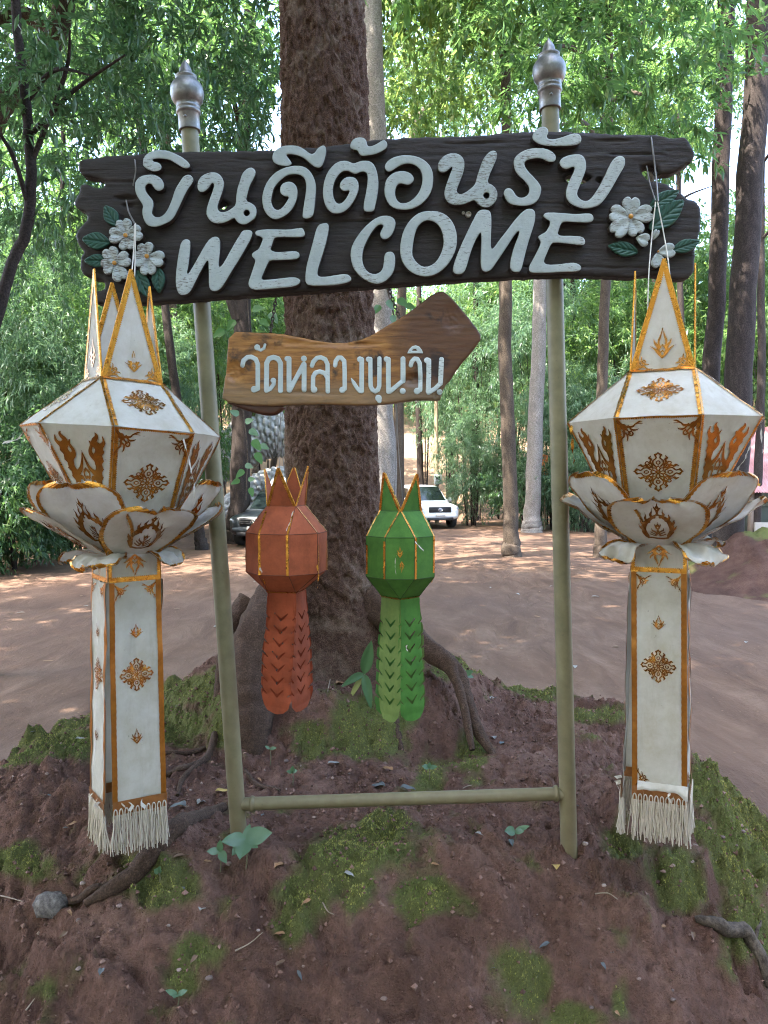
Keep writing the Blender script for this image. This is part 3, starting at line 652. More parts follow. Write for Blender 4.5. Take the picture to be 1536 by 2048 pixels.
for i, (px, py, Y, k, s) in enumerate(sorted([(-20,760,19,'bam',1.0),(90,690,21,'bam2',1.0),(40,900,18.5,'shrub',1.3),(170,840,21,'bam',.9),(290,880,26,'bam',1.0),(230,700,26,'bam2',1.2),(120,960,20,'shrub',1.1),(-30,960,17.5,'shrub',1.2),(330,640,30,'bam2',1.3),(60,560,24,'bam2',1.2),(200,560,28,'bam2',1.4),(420,720,34,'bam',1.3),(200,960,23,'shrub',1.0),(20,620,20,'bam',.9),(400,900,30,'shrub2',1.2),(270,970,28,'shrub2',1.1),(30,1035,17.5,'shrub',1.0),(105,1030,19,'shrub2',.9),(185,1015,21,'shrub',.9),(255,1012,24,'shrub2',.9),(-40,1040,16.5,'shrub2',1.0),(310,760,25,'bam',.8),(130,780,19.5,'bam',.7),(530,700,36,'bam2',1.2),(460,620,34,'bam2',1.1)])):
    clump('bank_shrub', px, py, Y, k, s, '%s shrub from the left on the bushy bank left of the big trunk' % ORD[i], 'shrubs along the left bank', 2)

# unseen trees added behind the visitor to cut low sky light
for kb, (x, y) in enumerate([(-13,-7),(-8,-9.5),(-3,-10),(2,-10),(7,-9),(12,-6),(16,0),(-17,0)]):
    z = float(G(x, y)); tree('forest_tree', (x, y, z), (x + .4, y, z + 11), .2, .09, bark_brown, '%s unseen tree added behind the visitor to cut low sky light' % ORD[kb], [('far0', (0, 0, -.5), 1.15), ('far2', (1.2, .6, -4), 1.1), ('far0', (-.8, -.5, -7.5), 1.05)], .2, 2, 'unseen trees added behind the visitor', 9)
# --- the wood beyond: individual trees, then one far mass
k = 0
for (x, y) in sorted([(-24,34),(-19,40),(-13,44),(-8,47),(-3,44),(8,45),(13,41),(18,44),(23,38),(28,33),(-28,26),(26,26),(-16,52),(0,56),(11,55),(20,54),(-6,38),(15,35),(21,30),(-21,30),(-10,58),(-14,34)], key=lambda q: q[0] / q[1]):
    z = float(G(x, y)); h = rng.uniform(9.5, 14.5); cr = []
    for j in range(rng.integers(2, 4)):
        cr.append((['far0', 'far1', 'far2', 'far0'][(k + j) % 4], (rng.uniform(-2.6, 2.6), rng.uniform(-2, 2), -j * rng.uniform(2.6, 3.6)), rng.uniform(.75, 1.05)))
    tree('forest_tree', (x, y, z), (x + rng.uniform(-1.2, 1.2), y, z + h), rng.uniform(.16, .26), .09, [bark_brown, bark_pale, bark_brown][k % 3],
         '%s tall leafy tree from the left in the wood behind the yard' % ORD[k], cr, .2, 2, 'trees of the wood behind the yard', 9); k += 1
def far_wood():
    g = np.random.default_rng(31); n = 150000
    Y = g.uniform(58, 92, n); X = g.uniform(-1, 1, n) * (Y * .62 + 4); z0 = G(X, Y)
    lump = pn(X * .16, Y * .12, 1.0) * .5 + .5; top = 4.5 + 7.5 * lump + 2 * pn(X * .6, Y * .5, 3.)
    Z = z0 + top * g.uniform(.02, 1, n) ** .8
    keep = pn(X * .5, Y * .5, Z * .5) > -.12; B = np.stack([X, Y, Z], -1)[keep]; n = len(B)
    D = unit(g.normal(0, 1, (n, 3)) + [0, 0, -.3]); L = g.uniform(.4, .75, n); V, F = leaf_verts(B, D, L, L * .45, .1)
    o = MB().add(V, F).build('far_wood', LEAF_FAR, None, False); tag(o, 'hazy green mass of the far wood on the rising hillside', 'forest', kind='stuff')
far_wood()
# ------------------------------------------------------------------ the welcome sign
YB = 2.565                                  # front plane of the board
def PX(px, py, Y=YB):                       # pixel arrays -> points on the upright plane y=Y
    px = np.asarray(px, float); py = np.asarray(py, float)
    a = (px - 768) / FPX; b = -(py - 1024) / FPX; dy = cp + b * sp; dz = -sp + b * cp; k = Y / dy
    return np.stack([a * k, np.full(px.shape, Y), CAM[2] + dz * k], -1)
MPP = YB / FPX                              # metres per photograph pixel on that plane
def sign_map(Y): return lambda x, y, h: PX(x, y, Y) + np.stack([0 * x, -np.asarray(h) + 0 * x, 0 * x], -1)

def wood_dark():
    t = NT('weathered_dark_plank'); v = t.coord('Object', (.5, 1, 7)); v0 = t.coord()
    g = t.noise(v, 9, 7, .7, .5); b = t.noise(v0, 5, 5, .65); f = t.noise(t.coord('Object', (1, 1, 12)), 40, 4, .7)
    c = t.ramp(g, [(.3, (.0095, .0068, .0062)), (.55, (.021, .0155, .0138)), (.78, (.058, .046, .040))])
    sp_ = t.new('ShaderNodeSeparateXYZ'); t.l.new(v0, sp_.inputs[0])
    hi = t.math('ADD', t.math('MULTIPLY', t.math('ADD', sp_.outputs[2], -3.18), 4.5), t.math('MULTIPLY', b, .9))   # lichen film along the rain-wet top edge
    c = t.mix(t.ramp(hi, [(.36, (0, 0, 0)), (.78, (.8, .8, .8))]), c, t.mix(t.noise(v0, 60, 4), (.060, .062, .052), (.17, .165, .14)))
    c = t.mix(t.ramp(f, [(.62, (0, 0, 0)), (.75, (.35, .35, .35))]), c, (.14, .105, .09))
    return t.out(c, t.ramp(g, [(.3, (.5, .5, .5)), (.7, (.8, .8, .8))]), 0, t.bump(t.math('ADD', g, t.math('MULTIPLY', f, .4)), .55, .006), .35)
def paint_white(name, wear, k=1.0):
    t = NT(name); v = t.coord('Object', (1, 1, 5)); v0 = t.coord(); g = t.noise(v, 60, 6, .75); b = t.noise(v0, 4.2, 5, .7); s = t.noise(v0, 90, 3, .6)
    c = t.ramp(b, [(.3, (.27 * k, .315 * k, .315 * k)), (.6, (.36 * k, .405 * k, .41 * k)), (.8, (.43 * k, .465 * k, .465 * k))])
    w = t.math('MULTIPLY', g, t.math('ADD', b, .42 + wear)); c = t.mix(t.ramp(w, [(.545, (0, 0, 0)), (.60, (.9, .9, .9))]), c, t.mix(s, (.05, .045, .04), (.19, .17, .14)))
    return t.out(c, .62, 0, t.bump(t.math('ADD', g, s), .35, .003), .3)
plank = wood_dark(); let_paint = paint_white('flaking_white_paint', 0.0); let_worn = paint_white('badly_flaked_white_paint', .17)
edge_wood = plain('cut_edge_wood', (.035, .024, .020), .8, 0, .3, 40)

sign = empty('welcome_sign', (.06, 2.63, mz(.06, 2.63)), 0, 'big dark plank board with raised white WELCOME lettering on two metal posts', 'sign')
sgo = np.array(sign.location)
def off(mapf, o=sgo): return lambda x, y, h: mapf(x, y, h) - o
BOARD = [(166,338),(170,329),(212,324),(272,319),(300,317),(373,313),(460,312),(548,311),(620,305),(669,302),(777,286),(905,284),(980,279),(1050,274),(1100,273),(1176,276),(1227,279),(1302,280),(1313,282),(1336,288),(1360,283),(1366,290),(1374,302),(1381,319),(1374,333),(1356,347),(1333,357),(1318,358),(1300,362),(1299,372),(1312,374),(1325,376),(1333,383),(1352,394),(1367,407),(1383,411),(1391,424),(1392,447),(1389,479),(1380,500),(1381,525),(1378,552),(1364,565),(1336,566),(1302,557),(1281,556),(1258,563),(1180,558),(1100,558),(1000,562),(850,572),(700,583),(560,594),(420,603),(290,613),(205,615),(190,605),(183,597),(194,589),(218,586),(219,568),(190,563),(173,553),(169,537),(172,518),(178,512),(170,502),(161,484),(162,471),(177,455),(186,446),(181,435),(169,429),(159,418),(160,407),(168,394),(170,379),(178,376),(194,383),(210,386),(217,382),(218,374),(212,368),(197,365),(176,361),(167,352)]
bd = chaikin(BOARD, 1)
holes_c = [chaikin([(1124,362),(1140,357),(1160,358),(1176,364),(1170,373),(1150,378),(1128,374)], 2), chaikin([(1274,352),(1290,340),(1306,346),(1310,362),(1300,374),(1284,368)], 2), [(437,420),(452,412),(462,417),(455,426),(442,428)]]
def board_d(X, Y):
    d = sd_poly(X, Y, bd) + 2.4 * fbm(X * .06, Y * .08, 0.2, 4)
    for h in holes_c: d = np.minimum(d, -sd_poly(X, Y, h))
    return d
def board_relief(x, y, d):
    r = .0022 * fbm(x * .012, y * .10, 4, 4) + .0014 * fbm(x * .05, y * .3, 1, 3)
    for (cx, cy, rx, ry, dep) in [(262,405,22,5,.013),(266,421,12,5,.010),(1192,371,6,5,.014),(1225,293,34,3,.007),(1288,348,16,9,.012),(920,432,5,3,-.004)]:
        r = r - dep * np.exp(-(((x - cx) / rx) ** 2 + ((y - cy) / ry) ** 2) ** 2)
    for (x0, x1, y0, sl) in [(470,640,330,.02),(200,330,372,.03),(640,860,560,-.05),(880,1010,300,-.03),(1030,1290,540,.01),(1200,1330,318,.02),(300,470,588,-.07),(560,760,452,.0),(1090,1220,452,.03)]:
        yc = y0 + sl * (x - x0) + 3 * pn(x * .03, y0, 0.); r = r - .006 * np.exp(-((y - yc) / 1.3) ** 2) * sstep(x0, x0 + 20, x) * sstep(x1, x1 - 20, x)
    return r - .004 * np.exp(-((y - 417 - .02 * (x - 1100)) / 1.2) ** 2) * sstep(1040, 1080, x) * sstep(1150, 1120, x)
plate('board', board_d, (150, 262, 1402, 625), 2.6, off(sign_map(YB + .045)), .045, (9, .008), [plank, edge_wood], sign, back=-.001, relief=board_relief, wallmi=0)

# raised letters: outlines read off the enlarged photograph (origin, zoom)
LET = [
 ((260,290), 0, [(155,215),(165,150),(230,100),(320,82),(400,88),(480,118),(560,160),(615,205),(637,240),(620,268),(570,268),(520,238),(470,205),(420,180),(340,168),(270,172),(250,185),(262,202),(310,208),(345,240),(345,275),(310,298),(250,302),(195,275),(160,245)], None),
 ((260,290), 0, [(72,470),(80,400),(130,350),(210,332),(290,338),(345,375),(372,430),(365,480),(315,502),(275,480),(258,445),(235,425),(205,425),(178,450),(182,500),(215,545),(255,590),(266,640),(250,700),(248,735),(280,765),(335,765),(390,720),(430,640),(460,560),(480,490),(520,420),(565,350),(610,332),(645,340),(672,380),(655,425),(610,480),(565,570),(520,670),(470,770),(420,815),(310,862),(230,862),(180,825),(152,750),(150,690),(160,650),(130,600),(90,540)], None),
 ((260,290), 0, [(708,440),(720,385),(760,340),(830,312),(890,308),(940,335),(975,390),(978,450),(955,530),(925,610),(910,660),(920,700),(960,718),(1010,705),(1060,675),(1098,640),(1102,560),(1112,480),(1140,400),(1160,330),(1195,285),(1250,256),(1290,280),(1303,315),(1275,380),(1240,440),(1215,530),(1200,600),(1250,618),(1295,650),(1312,700),(1300,770),(1240,815),(1185,842),(1130,830),(1100,795),(1085,768),(1030,800),(970,825),(900,830),(840,805),(802,750),(800,690),(830,590),(860,510),(882,440),(870,415),(850,420),(825,465),(775,510),(735,510),(712,480)], ('c', 1208, 722, 32)),
 ((500,270), 0, [(238,260),(250,210),(290,170),(350,143),(430,138),(500,145),(560,175),(610,215),(640,228),(670,215),(690,180),(730,145),(765,138),(785,165),(785,220),(765,300),(740,355),(700,370),(650,345),(600,300),(550,260),(490,238),(420,225),(375,235),(400,265),(435,310),(435,335),(395,352),(330,345),(270,325),(245,295)], None),
 ((500,270), 0, [(132,690),(150,590),(190,500),(260,420),(350,370),(440,345),(530,345),(600,375),(650,440),(680,520),(682,600),(675,700),(660,830),(640,865),(590,885),(550,875),(545,840),(560,740),(580,620),(585,530),(565,470),(520,435),(460,428),(390,440),(310,500),(252,570),(235,650),(225,710),(250,775),(290,797),(335,780),(380,720),(415,655),(370,658),(325,630),(315,580),(335,530),(390,507),(440,510),(480,545),(497,600),(490,680),(455,765),(400,830),(330,875),(265,892),(205,865),(155,800)], None),
 ((500,270), 0, [(752,600),(765,500),(800,410),(860,335),(920,300),(985,292),(1030,310),(1065,325),(1110,305),(1170,293),(1235,300),(1280,345),(1308,430),(1318,540),(1305,650),(1285,740),(1275,795),(1245,813),(1195,813),(1165,795),(1168,720),(1190,620),(1208,500),(1205,430),(1175,402),(1130,408),(1085,432),(1050,418),(1005,395),(955,400),(915,430),(875,490),(852,570),(855,650),(880,715),(915,735),(960,715),(1000,660),(1032,590),(985,605),(945,595),(920,555),(935,505),(980,465),(1040,455),(1090,475),(1118,530),(1110,610),(1070,700),(1010,780),(950,822),(880,833),(815,810),(770,730),(755,660)], None),
 ((500,270), .1, [(1028,140),(1045,90),(1090,62),(1145,55),(1185,75),(1198,110),(1205,145),(1240,150),(1300,125),(1350,90),(1385,85),(1408,120),(1400,165),(1350,200),(1280,230),(1200,243),(1140,245),(1118,220),(1105,188),(1060,182),(1035,168)], None),
 ((740,290), 0, [(148,260),(165,210),(220,165),(320,135),(430,138),(520,165),(590,215),(635,290),(645,380),(630,490),(580,580),(500,650),(400,690),(300,690),(215,660),(165,590),(145,510),(155,410),(190,350),(250,310),(330,293),(400,310),(445,355),(445,400),(400,438),(350,432),(320,418),(275,435),(255,490),(258,560),(290,615),(350,628),(420,600),(490,530),(525,450),(538,370),(520,290),(470,240),(400,218),(330,228),(270,260),(215,300),(175,305)], None),
 ((740,290), 1, [(688,255),(695,210),(740,150),(800,120),(860,112),(920,135),(955,180),(962,240),(945,320),(910,410),(885,470),(880,510),(915,535),(970,515),(1030,470),(1072,425),(1085,360),(1115,270),(1145,180),(1200,110),(1250,85),(1290,105),(1290,160),(1255,240),(1215,330),(1190,415),(1240,435),(1285,480),(1297,540),(1275,610),(1220,660),(1160,668),(1100,640),(1060,585),(1000,615),(930,640),(850,642),(790,615),(757,560),(755,500),(780,420),(810,340),(840,265),(830,250),(810,270),(770,308),(720,312),(692,290)], ('c', 1183, 545, 32)),
 ((980,250), 0, [(418,150),(440,95),(490,60),(535,48),(575,70),(583,110),(562,150),(580,178),(640,180),(720,160),(800,130),(860,118),(905,135),(920,180),(900,225),(830,245),(740,248),(620,250),(520,240),(460,215),(425,185)], None),
 ((980,250), .1, [(225,410),(250,350),(310,305),(390,275),(480,266),(560,275),(620,305),(657,345),(655,395),(620,412),(570,405),(530,378),(470,368),(400,378),(345,400),(335,440),(370,500),(430,560),(485,620),(510,670),(505,730),(475,800),(420,842),(340,857),(250,850),(180,830),(140,770),(125,720),(150,680),(190,672),(225,700),(255,755),(300,775),(350,765),(390,720),(385,660),(340,600),(280,550),(240,490)], None),
 ((980,250), 0, [(692,410),(720,370),(790,340),(880,328),(935,345),(962,400),(965,480),(940,550),(905,640),(870,720),(880,765),(925,800),(970,808),(1010,785),(1060,720),(1110,640),(1150,560),(1185,480),(1220,410),(1265,360),(1310,345),(1350,360),(1363,405),(1350,460),(1300,540),(1240,650),(1180,750),(1110,840),(1040,870),(960,885),(880,870),(800,830),(765,780),(755,720),(775,650),(810,570),(845,500),(850,465),(825,455),(780,480),(735,475),(700,445)], None),
 ((340,430), 0, [(80,640),(95,500),(115,380),(135,300),(170,270),(215,275),(230,310),(222,420),(208,540),(190,620),(210,622),(250,555),(310,450),(370,340),(430,260),(490,240),(530,270),(530,380),(515,500),(515,555),(545,545),(590,470),(650,360),(720,240),(760,180),(820,175),(860,195),(850,250),(790,360),(720,480),(650,590),(590,690),(540,770),(490,800),(440,795),(415,750),(415,640),(412,480),(385,500),(330,600),(280,700),(230,800),(185,835),(125,838),(95,800),(78,720)], None),
 ((340,430), 0, [(882,205),(900,182),(970,172),(1100,172),(1220,175),(1320,160),(1365,155),(1390,205),(1385,240),(1340,252),(1200,250),(1090,250),(1072,275),(1050,345),(1035,380),(1100,405),(1200,398),(1290,390),(1335,410),(1335,455),(1290,478),(1150,482),(1030,485),(1010,520),(975,600),(945,670),(965,685),(1050,680),(1150,668),(1260,655),(1320,665),(1348,695),(1320,735),(1250,755),(1100,770),(950,782),(870,785),(825,760),(815,710),(840,640),(870,550),(890,480),(855,450),(850,420),(880,395),(920,375),(945,320),(965,265),(940,245),(895,235)], None),
 ((600,410), 0, [(62,740),(75,640),(105,530),(140,400),(170,280),(195,230),(240,212),(290,210),(303,250),(285,360),(250,490),(210,610),(180,720),(200,755),(280,755),(380,735),(480,725),(525,755),(530,790),(490,815),(380,838),(250,845),(100,845),(62,810)], None),
 ((600,410), 0, [(520,560),(525,470),(560,390),(620,300),(700,215),(790,150),(870,132),(940,145),(980,190),(970,260),(940,330),(890,375),(840,370),(817,330),(835,280),(860,240),(835,220),(790,235),(735,300),(685,390),(650,470),(637,560),(650,640),(690,705),(760,732),(815,715),(850,670),(860,600),(865,530),(895,500),(945,500),(972,540),(975,620),(955,710),(900,780),(830,822),(770,828),(690,800),(610,745),(550,670)], None),
 ((600,410), 0, [(1020,470),(1040,340),(1080,240),(1150,150),(1230,98),(1330,85),(1430,95),(1510,140),(1570,220),(1600,320),(1600,430),(1570,530),(1510,630),(1430,705),(1340,748),(1250,752),(1160,725),(1085,665),(1035,580)], ('p', [(1145,490),(1165,350),(1195,250),(1250,195),(1310,178),(1380,200),(1430,250),(1460,330),(1468,420),(1440,520),(1390,605),(1320,650),(1250,655),(1190,610),(1150,550)])),
 ((890,400), 0, [(75,710),(110,600),(160,480),(220,350),(275,240),(320,150),(360,125),(430,125),(462,160),(465,260),(460,400),(460,525),(490,515),(540,440),(620,340),(700,230),(780,145),(830,115),(885,118),(912,155),(905,250),(870,360),(835,470),(805,580),(780,690),(760,750),(720,762),(670,748),(652,700),(665,600),(700,490),(740,390),(750,340),(720,350),(660,440),(590,550),(520,650),(470,730),(420,758),(370,745),(355,690),(358,560),(365,430),(360,350),(335,375),(290,460),(250,570),(220,680),(195,750),(160,780),(100,780),(75,750)], None),
 ((890,400), 0, [(988,190),(1005,160),(1060,152),(1180,160),(1330,172),(1450,160),(1490,175),(1505,220),(1480,250),(1420,257),(1300,250),(1200,245),(1170,265),(1150,320),(1135,375),(1170,392),(1280,390),(1390,398),(1418,440),(1410,480),(1370,487),(1250,470),(1100,455),(1065,480),(1030,560),(1000,630),(998,665),(1040,685),(1150,680),(1250,665),(1310,662),(1370,690),(1380,725),(1340,755),(1200,755),(1050,765),(900,768),(850,755),(845,710),(880,640),(930,550),(965,470),(960,435),(932,405),(960,380),(1015,355),(1050,300),(1065,245),(1020,220)], None)]
YL = YB - .004                              # letters stand on short dowels just clear of the plank
for (o, wear, P, hole) in LET:
    P = chaikin(np.array(P) / 5.12 + np.array(o), 1)
    def dist(X, Y, P=P, hole=hole, o=o):
        d = sd_poly(X, Y, P)
        if hole and hole[0] == 'c': d = np.minimum(d, -sd_circ(X, Y, (o[0] + hole[1] / 5.12, o[1] + hole[2] / 5.12), hole[3] / 5.12))
        if hole and hole[0] == 'p': d = np.minimum(d, -sd_poly(X, Y, chaikin(np.array(hole[1]) / 5.12 + np.array(o), 1)))
        return d
    plate('letter', dist, (P[:, 0].min(), P[:, 1].min(), P[:, 0].max(), P[:, 1].max()), 1.6, off(sign_map(YL)), .026, (1.5, .0020), [let_worn if wear == 1 else let_paint, edge_wood], sign, back=0.0,
          relief=lambda x, y, d: .0009 * fbm(x * .12, y * .12, 2, 2), wallmi=1)

# carved flowers and leaves at both ends
petal_paint = paint_white('petal_cream_paint', .08)
t = NT('carved_leaf_green'); v = t.coord(); leaf_green = t.out(t.mix(t.noise(v, 35, 5), (.006, .040, .028), (.018, .080, .055)), .5, 0, t.bump(t.noise(v, 80, 4), .2, .003), .4)
amber = plain('flower_eye_amber', (.42, .20, .03), .4)
def petal(c, tip, wd_, name='petal', parent=None, lift=.030, mat=None):
    c = np.array(c, float); tip = np.array(tip, float); L = np.linalg.norm(tip - c); u = (tip - c) / L; n = np.array([-u[1], u[0]])
    sh = [(.03, -.05), (.25, -.30), (.6, -.52), (.88, -.46), (1.0, -.26), (.99, -.10), (.86, 0), (.99, .10), (1.0, .26), (.88, .46), (.6, .52), (.25, .30), (.03, .05)]
    P = chaikin([c + u * (a * L) + n * (b * wd_) for a, b in sh], 2)
    def rel(x, y, d):
        a = ((x - c[0]) * u[0] + (y - c[1]) * u[1]) / L; b = ((x - c[0]) * n[0] + (y - c[1]) * n[1]) / wd_
        return -.006 * np.exp(-(b / .16) ** 2) * sstep(1.1, .3, a) + .003 * a
    return plate(name, lambda X, Y: sd_poly(X, Y, P), (*P.min(0), *P.max(0)), 1.3, off(sign_map(YB)), lift, (3.5, .006), [mat or petal_paint, edge_wood], parent, relief=rel, wallmi=1)
def flower(c, tips, wd_, o, r=4.2):
    q = lambda p: (o[0] + p[0] / 6.4, o[1] + p[1] / 6.4); C = q(c)
    eye = MB().lathe([(r * MPP, 0), (r * MPP, .004), (r * MPP * .7, .007), (0, .008)], PX(*C) - sgo + np.array([0, -.029, 0]), 14, 0, (0, -1, 0)).build('flower', amber, sign)
    for k, tp in enumerate(tips): petal(C, q(tp), wd_, 'petal', eye, .027 + .0025 * (k % 2))
    return eye
flower((685,1065), [(640,850),(890,1010),(700,1240),(470,1060)], 33, (150,310))
flower((545,1415), [(455,1215),(735,1330),(640,1630),(385,1480)], 33, (150,310))
flower((955,1330), [(915,1150),(1170,1370),(965,1560),(785,1380)], 33, (150,310), 4.4)
flower((485,1145), [(505,890),(770,1085),(590,1370),(265,1370),(225,1080)], 36, (1180,260), 4.6)
flower((830,1590), [(850,1790),(1050,1560)], 30, (1180,260), 2.0)
petal((1180 + 560/6.4, 260 + 1400/6.4), (1180 + 720/6.4, 260 + 1460/6.4), 28, 'bud_petal', sign)
petal((1180 + 770/6.4, 260 + 1440/6.4), (1180 + 830/6.4, 260 + 1310/6.4), 13, 'bud_petal', sign)
def carved_leaf(b, tip, wd_, o):
    b = np.array(b) / 6.4 + o; tip = np.array(tip) / 6.4 + o; wd_ = wd_ / 6.4; L = np.linalg.norm(tip - b); u = (tip - b) / L; n = np.array([-u[1], u[0]])
    sh = [(0, -.06), (.15, -.30), (.4, -.5), (.65, -.42), (.86, -.2), (1, 0), (.86, .2), (.65, .42), (.4, .5), (.15, .30), (0, .06)]
    P = chaikin([b + u * (a * L) + n * (s * wd_) for a, s in sh], 1)
    def rel(x, y, d):
        a = ((x - b[0]) * u[0] + (y - b[1]) * u[1]) / L; s = ((x - b[0]) * n[0] + (y - b[1]) * n[1]) / wd_
        vein = np.abs(((a - np.abs(s) * .75) * 5.2) % 1 - .5)
        return -.0045 * np.exp(-(s / .05) ** 2) - .003 * np.exp(-(vein / .14) ** 2) * sstep(.5, .3, np.abs(s)) + .003 * np.abs(s)
    plate('leaf', lambda X, Y: sd_poly(X, Y, P), (*P.min(0), *P.max(0)), 1.3, off(sign_map(YB)), .019, (3, .005), [leaf_green, edge_wood], sign, relief=rel, wallmi=1)
for a in [((560,930),(395,655),200),((470,1140),(95,1090),235),((460,1370),(125,1370),180),((800,1490),(965,1850),200),((1075,1440),(1095,1790),185)]: carved_leaf(*a, np.array([150, 310]))
for a in [((740,1010),(1135,785),200),((740,1290),(1195,905),300),((600,1580),(205,1495),200),((1030,1560),(1395,1435),180)]: carved_leaf(*a, np.array([1180, 260]))

# posts, finials, crossbar
t = NT('green_grey_painted_pipe'); v = t.coord(); n = t.noise(v, 12, 6, .7); n2 = t.noise(t.coord('Object', (1, 1, .25)), 30, 5, .7); ps = t.new('ShaderNodeSeparateXYZ'); t.l.new(v, ps.inputs[0])
c = t.ramp(n, [(.3, (.115, .105, .052)), (.6, (.170, .150, .078)), (.8, (.215, .19, .11))])
dirt = t.math('ADD', t.math('MULTIPLY', ps.outputs[2], -.55), t.math('MULTIPLY', n2, .9))
c = t.mix(t.ramp(dirt, [(0.0, (0, 0, 0)), (.9, (1, 1, 1))]), c, (.125, .088, .045))
c = t.mix(t.ramp(t.noise(v, 55, 4, .6), [(.66, (0, 0, 0)), (.75, (.7, .7, .7))]), c, (.10, .075, .05)); pipe = t.out(c, .55, .0, t.bump(n2, .15, .002), .5)
t = NT('dull_steel_finial'); v = t.coord(); n = t.noise(v, 14, 6, .7); steel = t.out(t.ramp(n, [(.3, (.10, .096, .09)), (.6, (.22, .22, .22)), (.8, (.36, .36, .365))]), t.ramp(n, [(.3, (.5, .5, .5)), (.7, (.33, .33, .33))]), .6, t.bump(t.noise(v, 60, 4), .2, .002))
YP = 2.645
def post(p0, p1):
    A = at(*p0, YP); B = at(*p1, YP); r = .0298; B[2] -= .0
    B = B + (B - A) / np.linalg.norm(B - A) * .24
    MB().tube([A - sgo, A * .5 + B * .5 - sgo, B - sgo], r, 20).build('post', pipe, sign)
    u = (A - B) / np.linalg.norm(A - B); s = MPP * 1.035
    prof = [(17.6, -14), (20.5, -14), (20.7, -12), (20.4, 17), (21.6, 18), (23.8, 21), (23.6, 24), (20.8, 26), (22.8, 28), (23.2, 31), (20.5, 34), (25, 38), (30, 46), (32.4, 57), (31.2, 68), (27, 76), (21, 82), (18.8, 84), (21, 86), (21, 90), (17, 92), (13, 95), (12.2, 100), (10.6, 106), (6.6, 113), (2.6, 119), (0, 123)]
    f = MB().lathe([(a * s, b * s) for a, b in prof], A - sgo, 28, 0, u).build('finial', steel, sign)
    MB().lathe([(2.8 * s, 0), (2.8 * s, 1.2 * s), (1.6 * s, 2.6 * s), (0, 2.8 * s)], A - sgo + u * 6 * s + np.array([-.004, -20.4 * s, 0]), 10, 0, (0, -1, 0)).build('rivet', steel, f)
post((378.5, 248), (483, 1745)); post((1100, 205), (1138.5, 1722))
A = at(484, 1608, YP); B = at(1132, 1587, YP)
MB().tube([A - sgo, A * .66 + B * .34 - sgo, B - sgo], .0232, 18).build('crossbar', pipe, sign)
for q, s_ in ((A, 1), (B, -1)): MB().lathe([(.024, 0), (.0285, .004), (.029, .010), (.0245, .018)], q - sgo + np.array([s_ * .028, 0, 0]), 16, 0, (s_, 0, 0)).build('weld_bead', pipe, sign)
for c in ((926.5, 427, 3.2), (936.5, 430, 6.2)): MB().lathe([(c[2] * MPP, -.002), (c[2] * MPP, .006), (c[2] * .6 * MPP, .009), (c[2] * .5 * MPP, .006), (0, .006)], PX(c[0], c[1]) - sgo, 12, 0, (0, -1, 0)).build('bolt_cap', plain('dirty_bolt', (.30, .27, .23), .6, .3), sign)

# ------------------------------------------------------------------ the small arrow sign hung on chains
def wood_honey():
    t = NT('varnished_honey_wood'); v = t.coord('Object', (1.0, 1, 9)); v0 = t.coord(); g = t.noise(v, 7, 7, .68, 1.2); b = t.noise(v0, 3.3, 5, .6, .6); f = t.noise(t.coord('Object', (1, 1, 16)), 30, 4, .7)
    c = t.ramp(g, [(.28, (.055, .019, .006)), (.42, (.21, .084, .018)), (.60, (.34, .155, .038)), (.78, (.43, .225, .07))])
    sp_ = t.new('ShaderNodeSeparateXYZ'); t.l.new(v0, sp_.inputs[0])
    knot = t.math('ADD', t.math('MULTIPLY', sp_.outputs[0], 1.6), b)          # darker heartwood towards the arrow's head
    c = t.mix(t.ramp(knot, [(.72, (0, 0, 0)), (1.0, (.92, .92, .92))]), c, t.mix(g, (.018, .008, .006), (.13, .048, .018)))
    c = t.mix(t.ramp(t.noise(v0, 9, 4, .6, .4), [(.57, (0, 0, 0)), (.66, (.95, .95, .95))]), c, (.018, .008, .007))
    c = t.mix(t.ramp(f, [(.6, (0, 0, 0)), (.75, (.4, .4, .4))]), c, (.09, .035, .014))
    low = t.math('ADD', t.math('MULTIPLY', sp_.outputs[2], -9.0), t.math('MULTIPLY', b, .6)); c = t.mix(t.ramp(low, [(.55, (0, 0, 0)), (.95, (.6, .6, .6))]), c, (.20, .145, .085))
    return t.out(c, .42, 0, t.bump(t.math('ADD', g, f), .25, .004), .45)
honey = wood_honey(); YA = 2.62
asg = empty('arrow_sign', tuple(at(660, 745, YA)), 0, 'small honey-brown wooden arrow sign with white painted lettering, hanging under the board', 'sign'); ago = np.array(asg.location)
AR = np.array([(110,255),(250,262),(370,265),(500,290),(600,310),(700,318),(800,300),(860,275),(930,230),(1010,185),(1100,120),(1180,55),(1225,42),(1260,65),(1330,140),(1400,230),(1437,285),(1400,340),(1330,420),(1290,475),(1270,510),(1235,545),(1225,590),(1215,618),(1150,612),(1080,615),(980,630),(850,642),(700,638),(560,635),(420,640),(330,645),(200,640),(72,620),(80,560),(90,500),(100,400)]) / 2.648 + [420, 570]
ar = chaikin(AR, 1)
def ar_rel(x, y, d):
    r = .0012 * fbm(x * .02, y * .14, 3, 3)
    for (cx, cy, rx, ry, dep) in [(473,747,19,18,.012),(825,762,20,12,.008),(878,795,10,14,.009),(905,640,20,26,.006),(612,787,40,5,.003),(690,692,60,5,.006),(590,690,20,6,.004)]:
        r = r - dep * np.exp(-(((x - cx) / rx) ** 2 + ((y - cy) / ry) ** 2) ** 2) * (1 + .5 * fbm(x * .15, y * .15, 1, 2))
    return r
plate('board', lambda X, Y: sd_poly(X, Y, ar) + .8 * fbm(X * .06, Y * .06, 3, 2), (*ar.min(0), *ar.max(0)), 2.4, off(sign_map(YA), ago), .035, (5, .005), [honey, honey], asg, back=0.0, relief=ar_rel)
